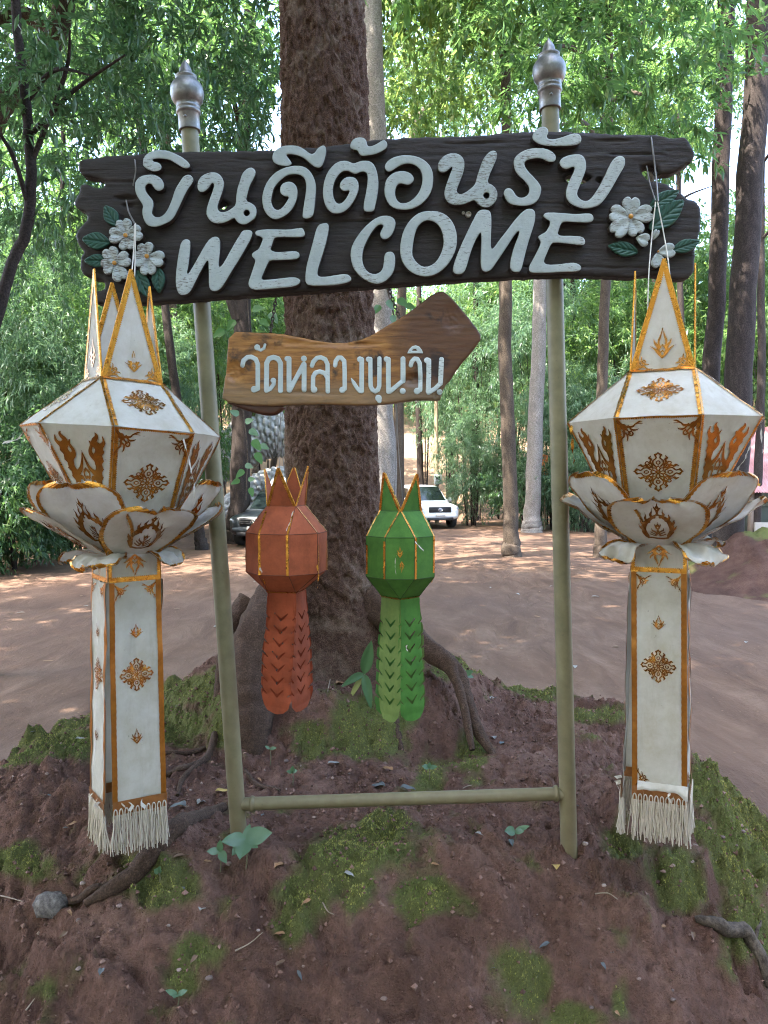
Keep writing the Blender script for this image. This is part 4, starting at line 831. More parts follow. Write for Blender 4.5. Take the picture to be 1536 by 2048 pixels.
und = np.array([(72,618),(160,655),(280,690),(340,693),(375,675),(410,640),(300,630),(150,625)]) / 2.648 + [420, 570]; und = chaikin(und, 1)
plate('waney_edge', lambda X, Y: sd_poly(X, Y, und), (*und.min(0), *und.max(0)), 2.4, off(sign_map(YA), ago), .022, (6, .012), [plain('dark_waney_edge', (.075, .026, .012), .5, 0, .3, 25)], asg, back=-.012)
S_ = lambda P, w: [(*p, w) for p in P]
SM = [((470,680), [('c',285,95,38),('s',S_([(285,110),(330,132),(372,108),(384,62)],36))]),
 ((470,680), [('s',S_([(95,325),(110,265),(160,222),(210,218),(265,245),(293,310),(293,450),(292,612)],58)),('c',245,632,42),('s',S_([(245,640),(290,625)],62))]),
 ((470,680), [('s',S_([(403,645),(405,400),(405,300),(435,240),(492,222),(550,240),(584,300),(584,450),(583,650)],64)),('s',S_([(410,650),(450,630),(495,570),(502,515)],50)),('c',490,518,34)]),
 ((470,680), [('s',S_([(692,240),(692,400),(692,640)],62)),('c',666,240,32),('s',S_([(700,645),(780,495),(878,310)],58)),('s',S_([(885,312),(885,640)],62)),('c',882,240,38)]),
 ((470,680), [('s',S_([(986,330),(1002,280),(1050,232),(1100,224),(1155,248),(1184,310),(1185,450),(1188,660)],56)),('s',S_([(1180,480),(1150,425),(1085,405),(1030,420),(1000,470),(998,610)],56)),('c',1012,635,42)]),
 ((470,680), [('s',S_([(1282,325),(1290,270),(1320,228),(1360,228),(1398,270),(1404,400),(1405,625)],56)),('c',1374,640,40)]),
 ((690,680), [('s',S_([(214,250),(214,400),(213,655)],60)),('c',190,248,36),('s',[(80,490,12),(110,545,46),(150,610,50),(190,658,50)])]),
 ((690,680), [('s',S_([(324,245),(325,450),(328,590),(350,640),(385,658),(420,640),(438,590),(440,400),(440,238)],56)),('c',300,248,34)]),
 ((690,680), [('c',428,745,42),('s',S_([(440,750),(440,785)],54))]),
 ((690,680), [('s',S_([(555,250),(555,450),(556,660)],62)),('c',530,245,34),('s',S_([(575,660),(660,590),(742,522)],56)),('s',S_([(742,242),(742,400),(744,522)],64)),('c',738,655,38)]),
 ((690,680), [('s',S_([(842,325),(852,280),(890,240),(925,245),(956,300),(964,450),(962,640)],56)),('c',922,655,42)]),
 ((690,680), [('p',[(795,172),(820,120),(860,80),(905,70),(950,85),(985,130),(1000,172)]),('h',[(855,140),(870,120),(905,114),(925,140)])]),
 ((690,680), [('s',S_([(1072,262),(1072,450),(1065,660)],62)),('c',1050,262,38),('s',S_([(1070,675),(1150,625),(1220,556)],56)),('s',S_([(1235,250),(1228,400),(1222,556)],62)),('c',1212,665,36)])]
sm_paint = paint_white('sign_lettering_white', -.10, 1.35)
for (o, shp) in SM:
    def dist(X, Y, o=o, shp=shp):
        U = (X - o[0]) * 6.4; W = (Y - o[1]) * 6.4; d = np.full(X.shape, -1e9)
        for s in shp:
            if s[0] == 'c': d = np.maximum(d, sd_circ(U, W, s[1:3], s[3]))
            if s[0] == 's': d = np.maximum(d, sd_stroke(U, W, s[1]))
            if s[0] == 'p': d = np.maximum(d, sd_poly(U, W, s[1]))
            if s[0] == 'h': d = np.minimum(d, -sd_poly(U, W, s[1]))
        return d / 6.4
    al = np.concatenate([np.array(s[1])[:, :2] if s[0] in 'sph' else np.array([[s[1], s[2]]]) for s in shp]) / 6.4 + np.array(o)
    plate('letter', dist, (*(al.min(0) - 8), *(al.max(0) + 8)), 1.25, off(sign_map(YA - .035), ago), .0035, (1.2, .001), [sm_paint], asg, relief=lambda x, y, d: ar_rel(x, y, d) * .9)
def chain(name, p0, p1, parent, o, n, r=.0022, mat=None):
    ch = empty(name); ch.parent = parent; p0 = np.array(p0); p1 = np.array(p1)
    del_ = p1 - p0; L = np.linalg.norm(del_); u = del_ / L; l = L / n
    for i in range(n):
        c = p0 + u * l * (i + .5); a = np.linspace(0, 2 * np.pi, 14, endpoint=False); s = np.cross(u, [0, 1, 0]) if i % 2 else np.array([0, 1.0, 0]); s = s / np.linalg.norm(s)
        ring = c + np.outer(np.cos(a), u) * l * .66 + np.outer(np.sin(a), s) * l * .36
        ring = np.concatenate([ring, ring[:2]]); MB().tube(ring - o, r, 6, cap=False).build('link', mat, ch)
    return ch
rust = plain('rusty_chain', (.055, .040, .034), .7, .4, .4, 90)
chain('chain', at(776, 572, 2.61), at(800, 640, YA - .015), asg, ago, 9, mat=rust)
chain('chain', at(552, 596, 2.61), at(540, 672, YA - .015), asg, ago, 10, mat=rust)
# ------------------------------------------------------------------ paper-and-cloth lanterns
def arcpts(c, r, a0, a1, n=10): a = np.radians(np.linspace(a0, a1, n)); return np.stack([c[0] + r * np.cos(a), c[1] + r * np.sin(a)], -1)
def tap(P, w0, w1, w2=None):
    P = crv(P, 6); n = len(P); w = np.interp(np.linspace(0, 1, n), [0, .5, 1], [w0, w1, w2 if w2 is not None else w1]); return np.column_stack([P, w])
def rot2(P, a):
    P = np.array(P, float); c, s = math.cos(a), math.sin(a); Q = P.copy(); Q[:, 0] = P[:, 0] * c - P[:, 1] * s; Q[:, 1] = P[:, 0] * s + P[:, 1] * c; return Q
def mirx(P): P = np.array(P, float); P[:, 0] *= -1; return P
def ring(c, rx, ry, w, n=18):
    a = np.linspace(0, 2 * np.pi, n); return np.column_stack([c[0] + rx * np.cos(a), c[1] + ry * np.sin(a), np.full(n, w)])
def union(strokes, polys=(), holes=()):
    def f(X, Y):
        d = np.full(X.shape, -9.0)
        for s in strokes: d = np.maximum(d, sd_stroke(X, Y, s))
        for p in polys: d = np.maximum(d, sd_poly(X, Y, p))
        for h in holes: d = np.minimum(d, -sd_stroke(X, Y, h))
        return d
    return f
def m_diamond():
    S = []; P = []
    for k in range(8):
        S.append(rot2(tap([(.05, 0), (.17, .075), (.31, 0)], .045, .045), k * math.pi / 4)); S.append(rot2(tap([(.05, 0), (.17, -.075), (.31, 0)], .045, .045), k * math.pi / 4))
    for k in range(4):
        a = k * math.pi / 2; R = lambda q: S.append(rot2(q, a))
        R(ring((.46, 0), .085, .07, .05)); 
        for s in (1, -1):
            R(tap([(.28, .10 * s), (.42, .20 * s), (.56, .19 * s), (.68, .075 * s), (.80, .10 * s), (.90, .03 * s)], .07, .06, .07))
            R(tap([(.36, .22 * s), (.50, .31 * s), (.62, .26 * s), (.70, .31 * s), (.80, .27 * s)], .08, .06, .03)); R(tap([(.62, .27 * s), (.68, .35 * s), (.80, .28 * s)], .07, .08, .01))
            R(tap([(.78, .11 * s), (.84, .13 * s), (.92, .02 * s)], .02, .07, .03))
        P.append(rot2([(1.0, 0), (.86, .075), (.88, 0), (.86, -.075)], a))
        R2 = lambda q: S.append(rot2(q, a + math.pi / 4)); R2(ring((.60, 0), .085, .08, .05, 8)); R2(tap([(.32, .0), (.42, .09), (.52, .07)], .06, .06, .05)); R2(tap([(.32, .0), (.42, -.09), (.52, -.07)], .06, .06, .05)); R2(tap([(.36, 0), (.46, 0)], .07, .05))
    return union(S, P)
def m_lotus():
    S = []; 
    arch = [(-.62, -.72), (-.66, -.35), (-.50, .02), (-.22, .30), (0, .46)]
    S.append(tap(arch, .26, .20, .10)); S.append(mirx(tap(arch, .26, .20, .10)))
    for (x, y, dx, dy, l) in [(-.70,-.62,-.22,.10,1),(-.74,-.34,-.20,.20,1),(-.64,-.04,-.16,.24,1),(-.45,.20,-.10,.27,1),(-.22,.40,-.04,.27,1)]:
        q = tap([(x + .10, y - .12), (x, y - .06), (x - .06, y + .05), (x + dx * .35, y + dy * .6), (x + dx * .6, y + dy * 1.25)], .12, .11, .01)
        h = tap([(x + .02, y + .10), (x + .08, y - .02), (x + .14, y - .0)], .02, .05, .04)
        S.append(q); S.append(mirx(q))
    S.append(tap([(0, .42), (0, .62)], .10, .10)); S.append(ring((0, .70), .075, .075, .07)); S.append(tap([(0, .76), (.0, .86), (.02, 1.0)], .10, .06, .01))
    for s in (1, -1):
        S.append(tap([(.05 * s, .66), (.14 * s, .74), (.17 * s, .84)], .06, .05, .01))
        S.append(tap([(.03 * s, -.62), (.16 * s, -.48), (.26 * s, -.40), (.28 * s, -.24)], .08, .09, .02)); S.append(tap([(.05 * s, -.70), (.2 * s, -.62), (.36 * s, -.5)], .06, .06, .06)); S.append(tap([(.08 * s, -.78), (.25 * s, -.74), (.42 * s, -.64)], .06, .06, .06))
        S.append(tap([(0, -.46), (.08 * s, -.60), (.16 * s, -.78)], .05, .05)); S.append(tap([(.05 * s, -.24), (.12 * s, -.16), (.13 * s, -.06)], .07, .05, .01))
    S.append(ring((0, -.24), .08, .09, .07)); S.append(tap([(0, -.5), (0, -.32)], .09, .08)); S.append(tap([(0, -.16), (0, .02)], .09, .02))
    S.append(tap([(-.62, -.86), (0, -.92), (.62, -.86)], .10, .08, .10))
    return union(S)
def m_corner():                              # corner at (-1, 1)
    S = [tap([(-1, 1), (-.5, .62), (-.02, .62), (.25, .80), (.95, .72)], .16, .13, .01), tap([(-1, 1), (-.62, .5), (-.62, .02), (-.80, -.25), (-.72, -.95)], .16, .13, .01)]
    S += [tap([(-.9, .9), (-.5, .5), (-.15, .15)], .16, .14, .05), ring((-.16, .16), .14, .14, .09, 10), tap([(-.3, .68), (-.1, .42), (.2, .40), (.42, .52)], .10, .12, .01), tap([(-.68, .3), (-.42, .1), (-.40, -.2), (-.52, -.42)], .10, .12, .01), tap([(.2, .78), (.45, .92), (.7, .9)], .1, .1, .02), tap([(-.78, -.2), (-.92, -.45), (-.9, -.7)], .1, .1, .02), ring((-.62, .62), .16, .16, .09, 10)]
    return union(S)
def m_vflame():                              # broad at the top, running to a point at the bottom
    S = []
    for s in (1, -1):
        S.append(tap([(.60 * s, .74), (.54 * s, .2), (.48 * s, -.4), (.30 * s, -.98)], .20, .22, .16))
        for k in range(10):
            y = .70 - k * .175; x = (.62 - .13 * (.78 - y)) * s
            S.append(tap([(x - .10 * s, y - .10), (x + .12 * s, y - .06), (x + .10 * s, y + .05), (x + .27 * s, y + .14)], .12, .12, .01))
        S.append(tap([(.58 * s, .72), (.46 * s, .84), (.60 * s, .95), (.52 * s, 1.04)], .16, .12, .01)); S.append(tap([(.62 * s, .72), (.80 * s, .82), (.76 * s, .98)], .14, .11, .01)); S.append(tap([(.5 * s, .5), (.30 * s, .62), (.38 * s, .78), (.28 * s, .90)], .15, .11, .01))
        S.append(tap([(.46 * s, .18), (.20 * s, .30), (.06 * s, .48), (0, .66)], .12, .10, .02))
        for y in (.12, -.20, -.52): S.append(tap([(.44 * s, y), (.22 * s, y - .02), (.20 * s, y - .16), (.04 * s, y - .20)], .10, .09, .07))
        for y in (.20, -.12, -.44): S.append(tap([(0, y + .10), (.13 * s, y), (.07 * s, y - .10), (0, y - .06)], .06, .07, .05))
    S.append(tap([(0, -.5), (0, -1.0)], .06, .3, .3)); S.append(tap([(-.25, -.85), (.25, -.85)], .2, .2))
    return union(S)
def m_bud():
    S = []
    for s in (1, -1):
        S.append(tap([(0, -.9), (.28 * s, -.62), (.52 * s, -.35), (.95 * s, -.1)], .14, .15, .01)); S.append(tap([(.2 * s, -.62), (.34 * s, -.2), (.52 * s, .05), (.62 * s, .42)], .12, .16, .01)); S.append(tap([(.16 * s, -.30), (.26 * s, .1), (.14 * s, .4), (0, 1.0)], .10, .15, .02)); S.append(tap([(0, -.85), (.13 * s, -.66), (0, -.44)], .07, .07)); S.append(tap([(.14 * s, -.3), (0, -.1)], .09, .06))
    return union(S)
def m_mat(fn, step):
    xs = np.arange(-1.12, 1.12 + step, step); X, Y = np.meshgrid(xs, xs); V2, d, q, F, seg = clip_mesh(fn(X, Y), xs, xs); return V2, q, F
MOT = {'diamond': m_mat(m_diamond(), .031), 'lotus': m_mat(m_lotus(), .034), 'corner': m_mat(m_corner(), .05), 'vflame': m_mat(m_vflame(), .033), 'bud': m_mat(m_bud(), .06)}

t = NT('crinkled_gold_foil'); v = t.coord(); n = t.noise(v, 55, 5, .65); n2 = t.noise(v, 14, 3)
foil = t.out(t.mix(n2, (.36, .135, .020), (.66, .32, .05)), t.ramp(n, [(.3, (.20, .20, .20)), (.7, (.38, .38, .38))]), .92, t.bump(n, .55, .006))
t = NT('printed_gold_leaf'); v = t.coord(); n = t.noise(v, 22, 4, .6); foil_p = t.out(t.mix(n, (.19, .062, .013), (.52, .225, .036)), .27, .85, t.bump(n, .2, .004))
def cloth(name, col, dirt, tr=.22, sc=9, weave=900):
    t = NT(name); v = t.coord(); b = t.noise(v, sc, 6, .7); s = t.noise(v, 85, 4, .6); st = t.noise(t.coord('Object', (6, 6, 1)), 6, 5, .7)
    c = t.mix(t.ramp(b, [(.36, (0, 0, 0)), (.70, (.75, .75, .75))]), col, tuple(x * y for x, y in zip(col, dirt)))
    c = t.mix(t.ramp(s, [(.69, (0, 0, 0)), (.76, (.7, .7, .7))]), c, tuple(x * .35 for x in col)); c = t.mix(t.ramp(st, [(.52, (0, 0, 0)), (.8, (.4, .4, .4))]), c, tuple(x * y * .85 for x, y in zip(col, dirt)))
    t.out(c, .78, 0, t.bump(t.math('ADD', b, t.math('MULTIPLY', s, .2)), .25, .008), .25); return t.translucent(c, tr)
white_cloth = cloth('off_white_cloth', (.575, .55, .50), (.72, .66, .56)); white_tail = cloth('stained_white_cloth', (.53, .508, .458), (.66, .60, .48), .2, 6)
ribbon_foil = plain('bronze_foil_ribbon', (.30, .115, .016), .33, .6, .3, 45, .3); yarn = plain('cream_yarn', (.46, .40, .32), .85, 0, .12, 60); rib_brown = plain('bronze_ribbon', (.26, .105, .030), .42, .35, .3, 60, .3)

class Quad:                                   # bilinear cloth panel, A-B bottom edge, D-C top edge
    def __init__(s, A, B, C, D, out, amp=.0015, seed=0, sag=0.0):
        s.A, s.B, s.C, s.D = [np.array(p, float) for p in (A, B, C, D)]; n = np.cross(s.B - s.A + s.C - s.D, s.D - s.A + s.C - s.B); n /= np.linalg.norm(n)
        s.n = n if np.dot(n, out) > 0 else -n; s.amp = amp; s.seed = seed; s.sag = sag
        s.w0 = np.linalg.norm(s.B - s.A); s.w1 = np.linalg.norm(s.C - s.D); s.h = np.linalg.norm((s.D + s.C - s.A - s.B) / 2)
    def __call__(s, u, v, h=0.0):
        u = np.asarray(u, float); v = np.asarray(v, float); u_, v_ = u[..., None], v[..., None]
        P = (s.A * (1 - u_) + s.B * u_) * (1 - v_) + (s.D * (1 - u_) + s.C * u_) * v_
        bub = 16 * u * (1 - u) * v * (1 - v)
        w = s.amp * fbm(u * 3 + s.seed, v * 4, s.seed * 1.7, 3) + s.sag * np.sin(np.pi * np.clip(v, 0, 1)) * np.sin(np.pi * np.clip(u, 0, 1))
        return P + (w + h)[..., None] * s.n
    def width(s, v): return s.w0 * (1 - v) + s.w1 * v
    def sheet(s, nu=8, nv=12): U, V = np.meshgrid(np.linspace(0, 1, nu), np.linspace(0, 1, nv), indexing='ij'); return MB().grid(s(U, V))
    def trim(s, mb, side, w=.012, v0=0, v1=1, h=.0022, tooth=.0035, pitch=.006, mi=0):
        if side in 'lr':
            n = max(6, int(s.h * (v1 - v0) / pitch * 2)); v = np.linspace(v0, v1, n); z = w + tooth * (np.arange(n) % 2); uu = np.minimum(z / np.maximum(s.width(v), 1e-4), .5)
            U = np.stack([np.zeros(n), uu], 1); U = U if side == 'l' else 1 - U; mb.grid(s(U, np.stack([v, v], 1), np.full(U.shape, h)), mi)
        else:
            L = s.w0 if side == 'b' else s.w1; n = max(6, int(L / pitch * 2)); u = np.linspace(0, 1, n); z = (w + tooth * (np.arange(n) % 2)) / s.h
            V = np.stack([np.zeros(n), z], 1); V = V if side == 'b' else 1 - V; mb.grid(s(np.stack([u, u], 1), V, np.full(V.shape, h + .0004)), mi)
    def motif(s, kind, cu, cv, sx, sy, parent, rot=0.0, h=.0026, mir=False, mat=None, warp=None, clip=None):
        V2, q, F = MOT[kind]; x, y = V2[:, 0].copy(), V2[:, 1].copy()
        if mir: x = -x
        if rot: x, y = x * math.cos(rot) - y * math.sin(rot), x * math.sin(rot) + y * math.cos(rot)
        v = cv + y * sy / s.h; u = cu + x * sx / s.width(np.clip(v, .02, 1)); 
        if clip: keep = (np.ones(len(x), bool) if clip is None else clip(x, y)); q = q[keep[q].all(1)]; F = [f for f in F if keep[f].all()]
        m = MB(); m.add(s(u, v, np.full(len(u), h)), q); m.F += [np.array([f], int) for f in F]; m.M += [np.zeros(1) for f in F]
        return m.build('gold_motif', mat or foil_p, parent)

class Petal:
    def __init__(s, phi, rb, zb, rm, zm, rt, zt, W, cup=.9, seed=0, crumple=.006, roll=0.0):
        s.phi, s.b, s.m, s.t, s.W, s.cup, s.seed, s.cr, s.roll = phi, np.array([rb, zb]), np.array([rm, zm]), np.array([rt, zt]), W, cup, seed, crumple, roll
    def __call__(s, u, v, h=0.0):               # u in -1..1 across, v 0..1 up
        u = np.asarray(u, float); v = np.asarray(v, float); h = np.asarray(h, float) + 0 * u
        vv = np.clip(v, 0, 1)[..., None]; q = s.b * (1 - vv) ** 2 + 2 * s.m * vv * (1 - vv) + s.t * vv ** 2
        tg = 2 * (s.m - s.b) * (1 - vv) + 2 * (s.t - s.m) * vv; tg /= np.linalg.norm(tg, axis=-1, keepdims=True); no = np.stack([tg[..., 1], -tg[..., 0]], -1)
        w = s.W * (.46 + .54 * np.sin(np.pi / 2 * np.clip(v / .62, 0, 1))) * np.sqrt(np.clip(1 - np.clip((v - .66) / .352, 0, 1) ** 3.2, 0, 1)) ; sd_ = u * w / 2
        k = s.cr * fbm(u * 1.6 + s.seed, v * 1.9, s.seed * 2.3, 3) * (.3 + v) + h - s.cup * sd_ ** 2 * (1.2 - v * .5) + s.roll * u * v
        r = q[..., 0] + no[..., 0] * k; z = q[..., 1] + no[..., 1] * k; c, sn = math.cos(s.phi), math.sin(s.phi)
        return np.stack([r * c - sd_ * sn, r * sn + sd_ * c, z], -1)
    def sheet(s): U, V = np.meshgrid(np.linspace(-1, 1, 19), np.linspace(0, 1, 17), indexing='ij'); return MB().grid(s(U, V))
    def trim(s, w=.07, h=.002):
        m = MB(); n = 44
        for sg in (-1, 1):
            v = np.linspace(0, .995, n); z = 1 - w - .025 * (np.arange(n) % 2)
            for hh in (h, -h): m.grid(s(np.stack([np.ones(n) * sg, z * sg], 1), np.stack([v, v], 1), np.full((n, 2), hh)))
        u = np.linspace(-1, 1, n); z = .955 - .012 * (np.arange(n) % 2)
        for hh in (h, -h): m.grid(s(np.stack([u, u], 1), np.stack([np.ones(n) * .998, z], 1), np.full((n, 2), hh)))
        return m
    def motif(s, kind, sx, sy, cv, parent, h=.003):
        V2, q, F = MOT[kind]; m = MB(); m.add(s(V2[:, 0] * sx, cv + V2[:, 1] * sy, np.full(len(V2), h)), q); m.F += [np.array([f], int) for f in F]; m.M += [np.zeros(1) for f in F]
        return m.build('gold_motif', foil_p, parent)

def rz3(p, a): c, s = math.cos(a), math.sin(a); return np.array([p[0] * c - p[1] * s, p[0] * s + p[1] * c, p[2]])
def octa(R, z, k): a = -math.pi / 2 + math.radians(-22.5 + 45 * k); return np.array([R * math.cos(a), R * math.sin(a), z])
def sq(a, z, k): return rz3((-a, -a, z), k * math.pi / 2)         # corner k; edge k runs corner k -> k+1 (k=0 front)

def tail_fringe(q, parent, seed, L=.105):
    g = np.random.default_rng(seed); m = MB(); A, B = q.A, q.B; n = 130
    for i in range(n):
        p = A + (B - A) * (i + .5) / n + q.n * g.uniform(-.004, .005); l = L * g.uniform(.82, 1.12); d = (B - A) / np.linalg.norm(B - A) * g.normal(0, .007) + q.n * g.normal(0, .006)
        pts = [p + [0, 0, .012], p + d * .25 + [0, 0, -l * .3] + g.normal(0, .0015, 3), p + d * .7 + [0, 0, -l * .7] + g.normal(0, .002, 3), p + d + [0, 0, -l]]
        m.tube(crv(pts, 3), .0015, 4, cap=False)
    o = m.build('fringe', yarn, parent); tag(o, kind='stuff')
    m = MB(); nk = 10
    for i in range(nk):
        p = A + (B - A) * (i + .5) / nk + q.n * .005; w = np.linalg.norm(B - A) / nk * .32
        a = np.linspace(0, np.pi, 9); u = (B - A) / np.linalg.norm(B - A)
        loop = [p + u * w * math.cos(x) + np.array([0, 0, .016 + .016 * math.sin(x)]) for x in a]; loop = [p + u * w + [0, 0, -.008]] + loop + [p - u * w + [0, 0, -.008]]
        m.tube(loop, .0021, 5, cap=False)
    o = m.build('tassel_knots', yarn, parent); tag(o, kind='stuff')

def white_lantern(axis_px, neck_py, Y, yaw, label, seed, lean=0.0, twist=0.0, torn=False):
    org = at(axis_px, neck_py, Y); root = empty('white_lantern', tuple(org), yaw, label, 'lantern', 'white lotus lanterns at both ends of the board')
    a, R, b = .094, .308, .083; zW, zB = -.158, -.555
    cy, sy = math.cos(-yaw), math.sin(-yaw)
    def wp(p):                                 # the body hangs a little askew
        p = np.array(p, float); xw = p[0] * math.cos(yaw) - p[1] * math.sin(yaw); p[2] += -lean * xw * float(sstep(-.56, -.2, p[2])); return p
    g = np.random.default_rng(seed)
    for k in range(4):
        c0, c1 = wp(sq(a, 0, k)), wp(sq(a, 0, k + 1)); outn = rz3((0, -1, .2), k * math.pi / 2)
        tip = (c0 + c1) / 2 * np.array([.93, .93, 1]) + np.array([0, 0, .335 + g.uniform(-.012, .012)]) + outn * [.012, .012, 0] * g.uniform(-1, 1)
        e = (c1 - c0) * .012
        q = Quad(c0, c1, tip + e, tip - e, outn, .0015, seed + k); sp_ = q.sheet(8, 14).build('spike', white_cloth, root)
        m = MB(); q.trim(m, 'l', .0125); q.trim(m, 'r', .0125); 
        for hh in (-.002,): q.trim(m, 'l', .010, h=hh); q.trim(m, 'r', .010, h=hh)
        for (ea, eb_) in ((c0, tip - e), (c1, tip + e)): m.tube([ea, ea * .5 + eb_ * .5, eb_], .0034, 6)
        m.build('gold_trim', foil, sp_)
        if not (torn and k == 0): q.motif('bud', .5, .24, .044, .050, sp_)
        else: q.motif('bud', .52, .17, .034, .034, sp_, clip=lambda x, y: (y < .05) | ((abs(x) < .16) & (y > .3)))
        q.motif('corner', .22, .095, .036, .036, sp_, rot=math.pi / 2); q.motif('corner', .80, .085, .030, .030, sp_, rot=math.pi / 2, mir=True) if False else q.motif('corner', .78, .095, .036, .036, sp_, rot=-math.pi / 2, mir=True)
        # upper panels: trapezoid over each square edge, plain triangle over each corner
        o0, o1 = wp(octa(R, zW, 2 * k)), wp(octa(R, zW, 2 * k + 1)); o2 = wp(octa(R, zW, 2 * k + 2))
        q = Quad(o0, o1, c1, c0, outn, .006, seed + 10 + k, .006); up_ = q.sheet(10, 10).build('upper_panel', white_cloth, root)
        m = MB(); q.trim(m, 'l', .007); q.trim(m, 'r', .007); q.trim(m, 't', .012, h=.004); m.build('gold_trim', foil, up_); q.motif('diamond', .5, .50, .070, .066, up_)
        o2n = rz3((0, -1, .2), (k + .5) * math.pi / 2); c1e = (c1 - c0) * .01
        q = Quad(o1, o2, c1, c1 + 1e-5, o2n, .002, seed + 20 + k, .003); tr_ = q.sheet(10, 10).build('upper_panel', white_cloth, root)
        m = MB(); q.trim(m, 'l', .006); q.trim(m, 'r', .006); m.build('gold_trim', foil, tr_)
        # lower body
        l0, l1 = sq(b, zB, k), sq(b, zB, k + 1); outl = rz3((0, -1, -.3), k * math.pi / 2)
        q = Quad(l0, l1, o1, o0, outl, .008, seed + 30 + k, .006); lo_ = q.sheet(10, 14).build('lower_panel', white_cloth, root)
        m = MB(); q.trim(m, 'l', .010); q.trim(m, 'r', .010); q.trim(m, 't', .004, h=.003); m.build('gold_trim', foil, lo_)
        q.motif('diamond', .5, .60, .073, .068, lo_); q.motif('corner', .20, .865, .044, .050, lo_); q.motif('corner', .80, .865, .044, .050, lo_, mir=True)
        q = Quad(l1, l1 + 1e-5, o2, o1, rz3((0, -1, -.3), (k + .5) * math.pi / 2), .002, seed + 40 + k, .003); co_ = q.sheet(10, 14).build('lower_panel', white_cloth, root)
        m = MB(); q.trim(m, 'l', .006); q.trim(m, 'r', .006); m.build('gold_trim', foil, co_)
        V2, qq, F = MOT['vflame']; v = .58 + V2[:, 1] * .36; u = .5 + V2[:, 0] * .44
        m = MB(); m.add(q(u, v, np.full(len(u), .0026)), qq); m.F += [np.array([f], int) for f in F]; m.M += [np.zeros(1) for f in F]; m.build('gold_motif', foil_p, co_)
        # lotus petals: tall ones over the corners, broad ones over the faces, drooping sepals
        ph = -math.pi / 2 + (k + .5) * math.pi / 2
        p = Petal(ph, .095, zB + .03, .22, zB + .09, .300 + g.uniform(-.02, .02), zB + .235, .27, .35, seed + 50 + k, .02); po = p.sheet().build('petal', white_cloth, root); p.trim().build('gold_trim', foil, po); p.motif('lotus', .48, .36, .50, po)
        ph = -math.pi / 2 + k * math.pi / 2
        p = Petal(ph, .088, zB + .005, .20, zB + .075, .305 + g.uniform(-.02, .03), zB + .155, .29, .22, seed + 60 + k, .022); po = p.sheet().build('petal', white_cloth, root); p.trim().build('gold_trim', foil, po); p.motif('lotus', .46, .40, .54, po)
        ph = -math.pi / 2 + (k + .5) * math.pi / 2
        p = Petal(ph, .08, zB + .005, .16, zB + .02, .195 + g.uniform(-.03, .03), zB - .030 + g.uniform(-.03, .02), .165, .3, seed + 70 + k, .03); po = p.sheet().build('sepal', white_cloth, root); p.trim(.09).build('gold_trim', foil, po)
        # collar and hanging tail
        e0, e1 = sq(b, zB + .02, k), sq(b, zB + .02, k + 1); f0, f1 = sq(b, zB - .085, k), sq(b, zB - .085, k + 1); on = rz3((0, -1, 0), k * math.pi / 2)
        q = Quad(f0, f1, e1, e0, on, .001, seed + 80 + k); cl = q.sheet(6, 6).build('collar_panel', white_tail, root)
        m = MB(); q.trim(m, 'b', .014); q.trim(m, 't', .010); q.trim(m, 'l', .009, h=.003); q.trim(m, 'r', .009, h=.003); m.build('gold_trim', foil, cl); q.motif('bud', .5, .50, .046, .036, cl, rot=math.pi)
        sh = np.array([g.uniform(-.01, .01), g.uniform(-.008, .008), 0]); tw = rz3(on, math.pi / 2) * twist
        t0, t1 = f0 + on * .004, f1 + on * .004; zT = -.705; b0, b1 = t0 + [0, 0, zT] + sh + on * g.uniform(-.01, .02) + tw, t1 + [0, 0, zT] + sh + on * g.uniform(-.01, .02) + tw
        q = Quad(b0, b1, t1, t0, on, .011, seed + 90 + k * 3.1, 0.0); tl = q.sheet(12, 46).build('tail_panel', white_tail, root)
        m = MB(); q.trim(m, 'l', .016, 0, 1, .0025, .0008, .02); q.trim(m, 'r', .016, 0, 1, .0025, .0008, .02); m.build('ribbon', ribbon_foil, tl)
        hw = .6
        q.motif('bud', .5, .775, .027, .024, tl); q.motif('diamond', .49, .575, .056, .056, tl); q.motif('bud', .47, .295, .024, .026, tl) if not (seed > 40 and k == 0) else None
        q.motif('corner', .27, .945, .028, .030, tl); q.motif('corner', .73, .945, .028, .030, tl, mir=True)
        if seed > 40: q.motif('corner', .26, .062, .03, .034, tl, rot=math.pi / 2)
        nb = q(np.array([[0., 1.]]), np.array([[0., 0.]]))[0]; qb = Quad(nb[0] + [0, 0, -.048] + on * .003, nb[1] + [0, 0, -.048] + on * .003, nb[1] + [0, 0, .008] + on * .006, nb[0] + [0, 0, .008] + on * .006, on, .002, seed + k)
        qb.sheet(8, 5).build('bronze_band', rib_brown, tl); tail_fringe(qb, tl, seed + k, .105 + g.uniform(-.01, .012))
        if seed > 40 and k == 0:               # the lining of the hem has come loose and folds outwards
            uu = np.linspace(.10, 1.02, 24); lo = -.006 - .018 * np.clip(pn(uu * 4.1, 2.2, 0) + .35, .05, 1) - .014 * sstep(.8, 1, uu); hi = np.full(24, .03); vv = np.linspace(0, 1, 6)
            GG = np.array([[q(np.array(a_), np.array(max(.0, .035)), np.array(.004)) + [0, 0, (lo_ - .0) * w_] + on * (.012 * math.sin(w_ * 2.2) + .008 * pn(a_ * 7, w_ * 2, 1.)) for w_ in vv] for a_, lo_ in zip(uu, lo * 1.6)])
            MB().grid(GG).build('loose_lining', white_cloth, tl)
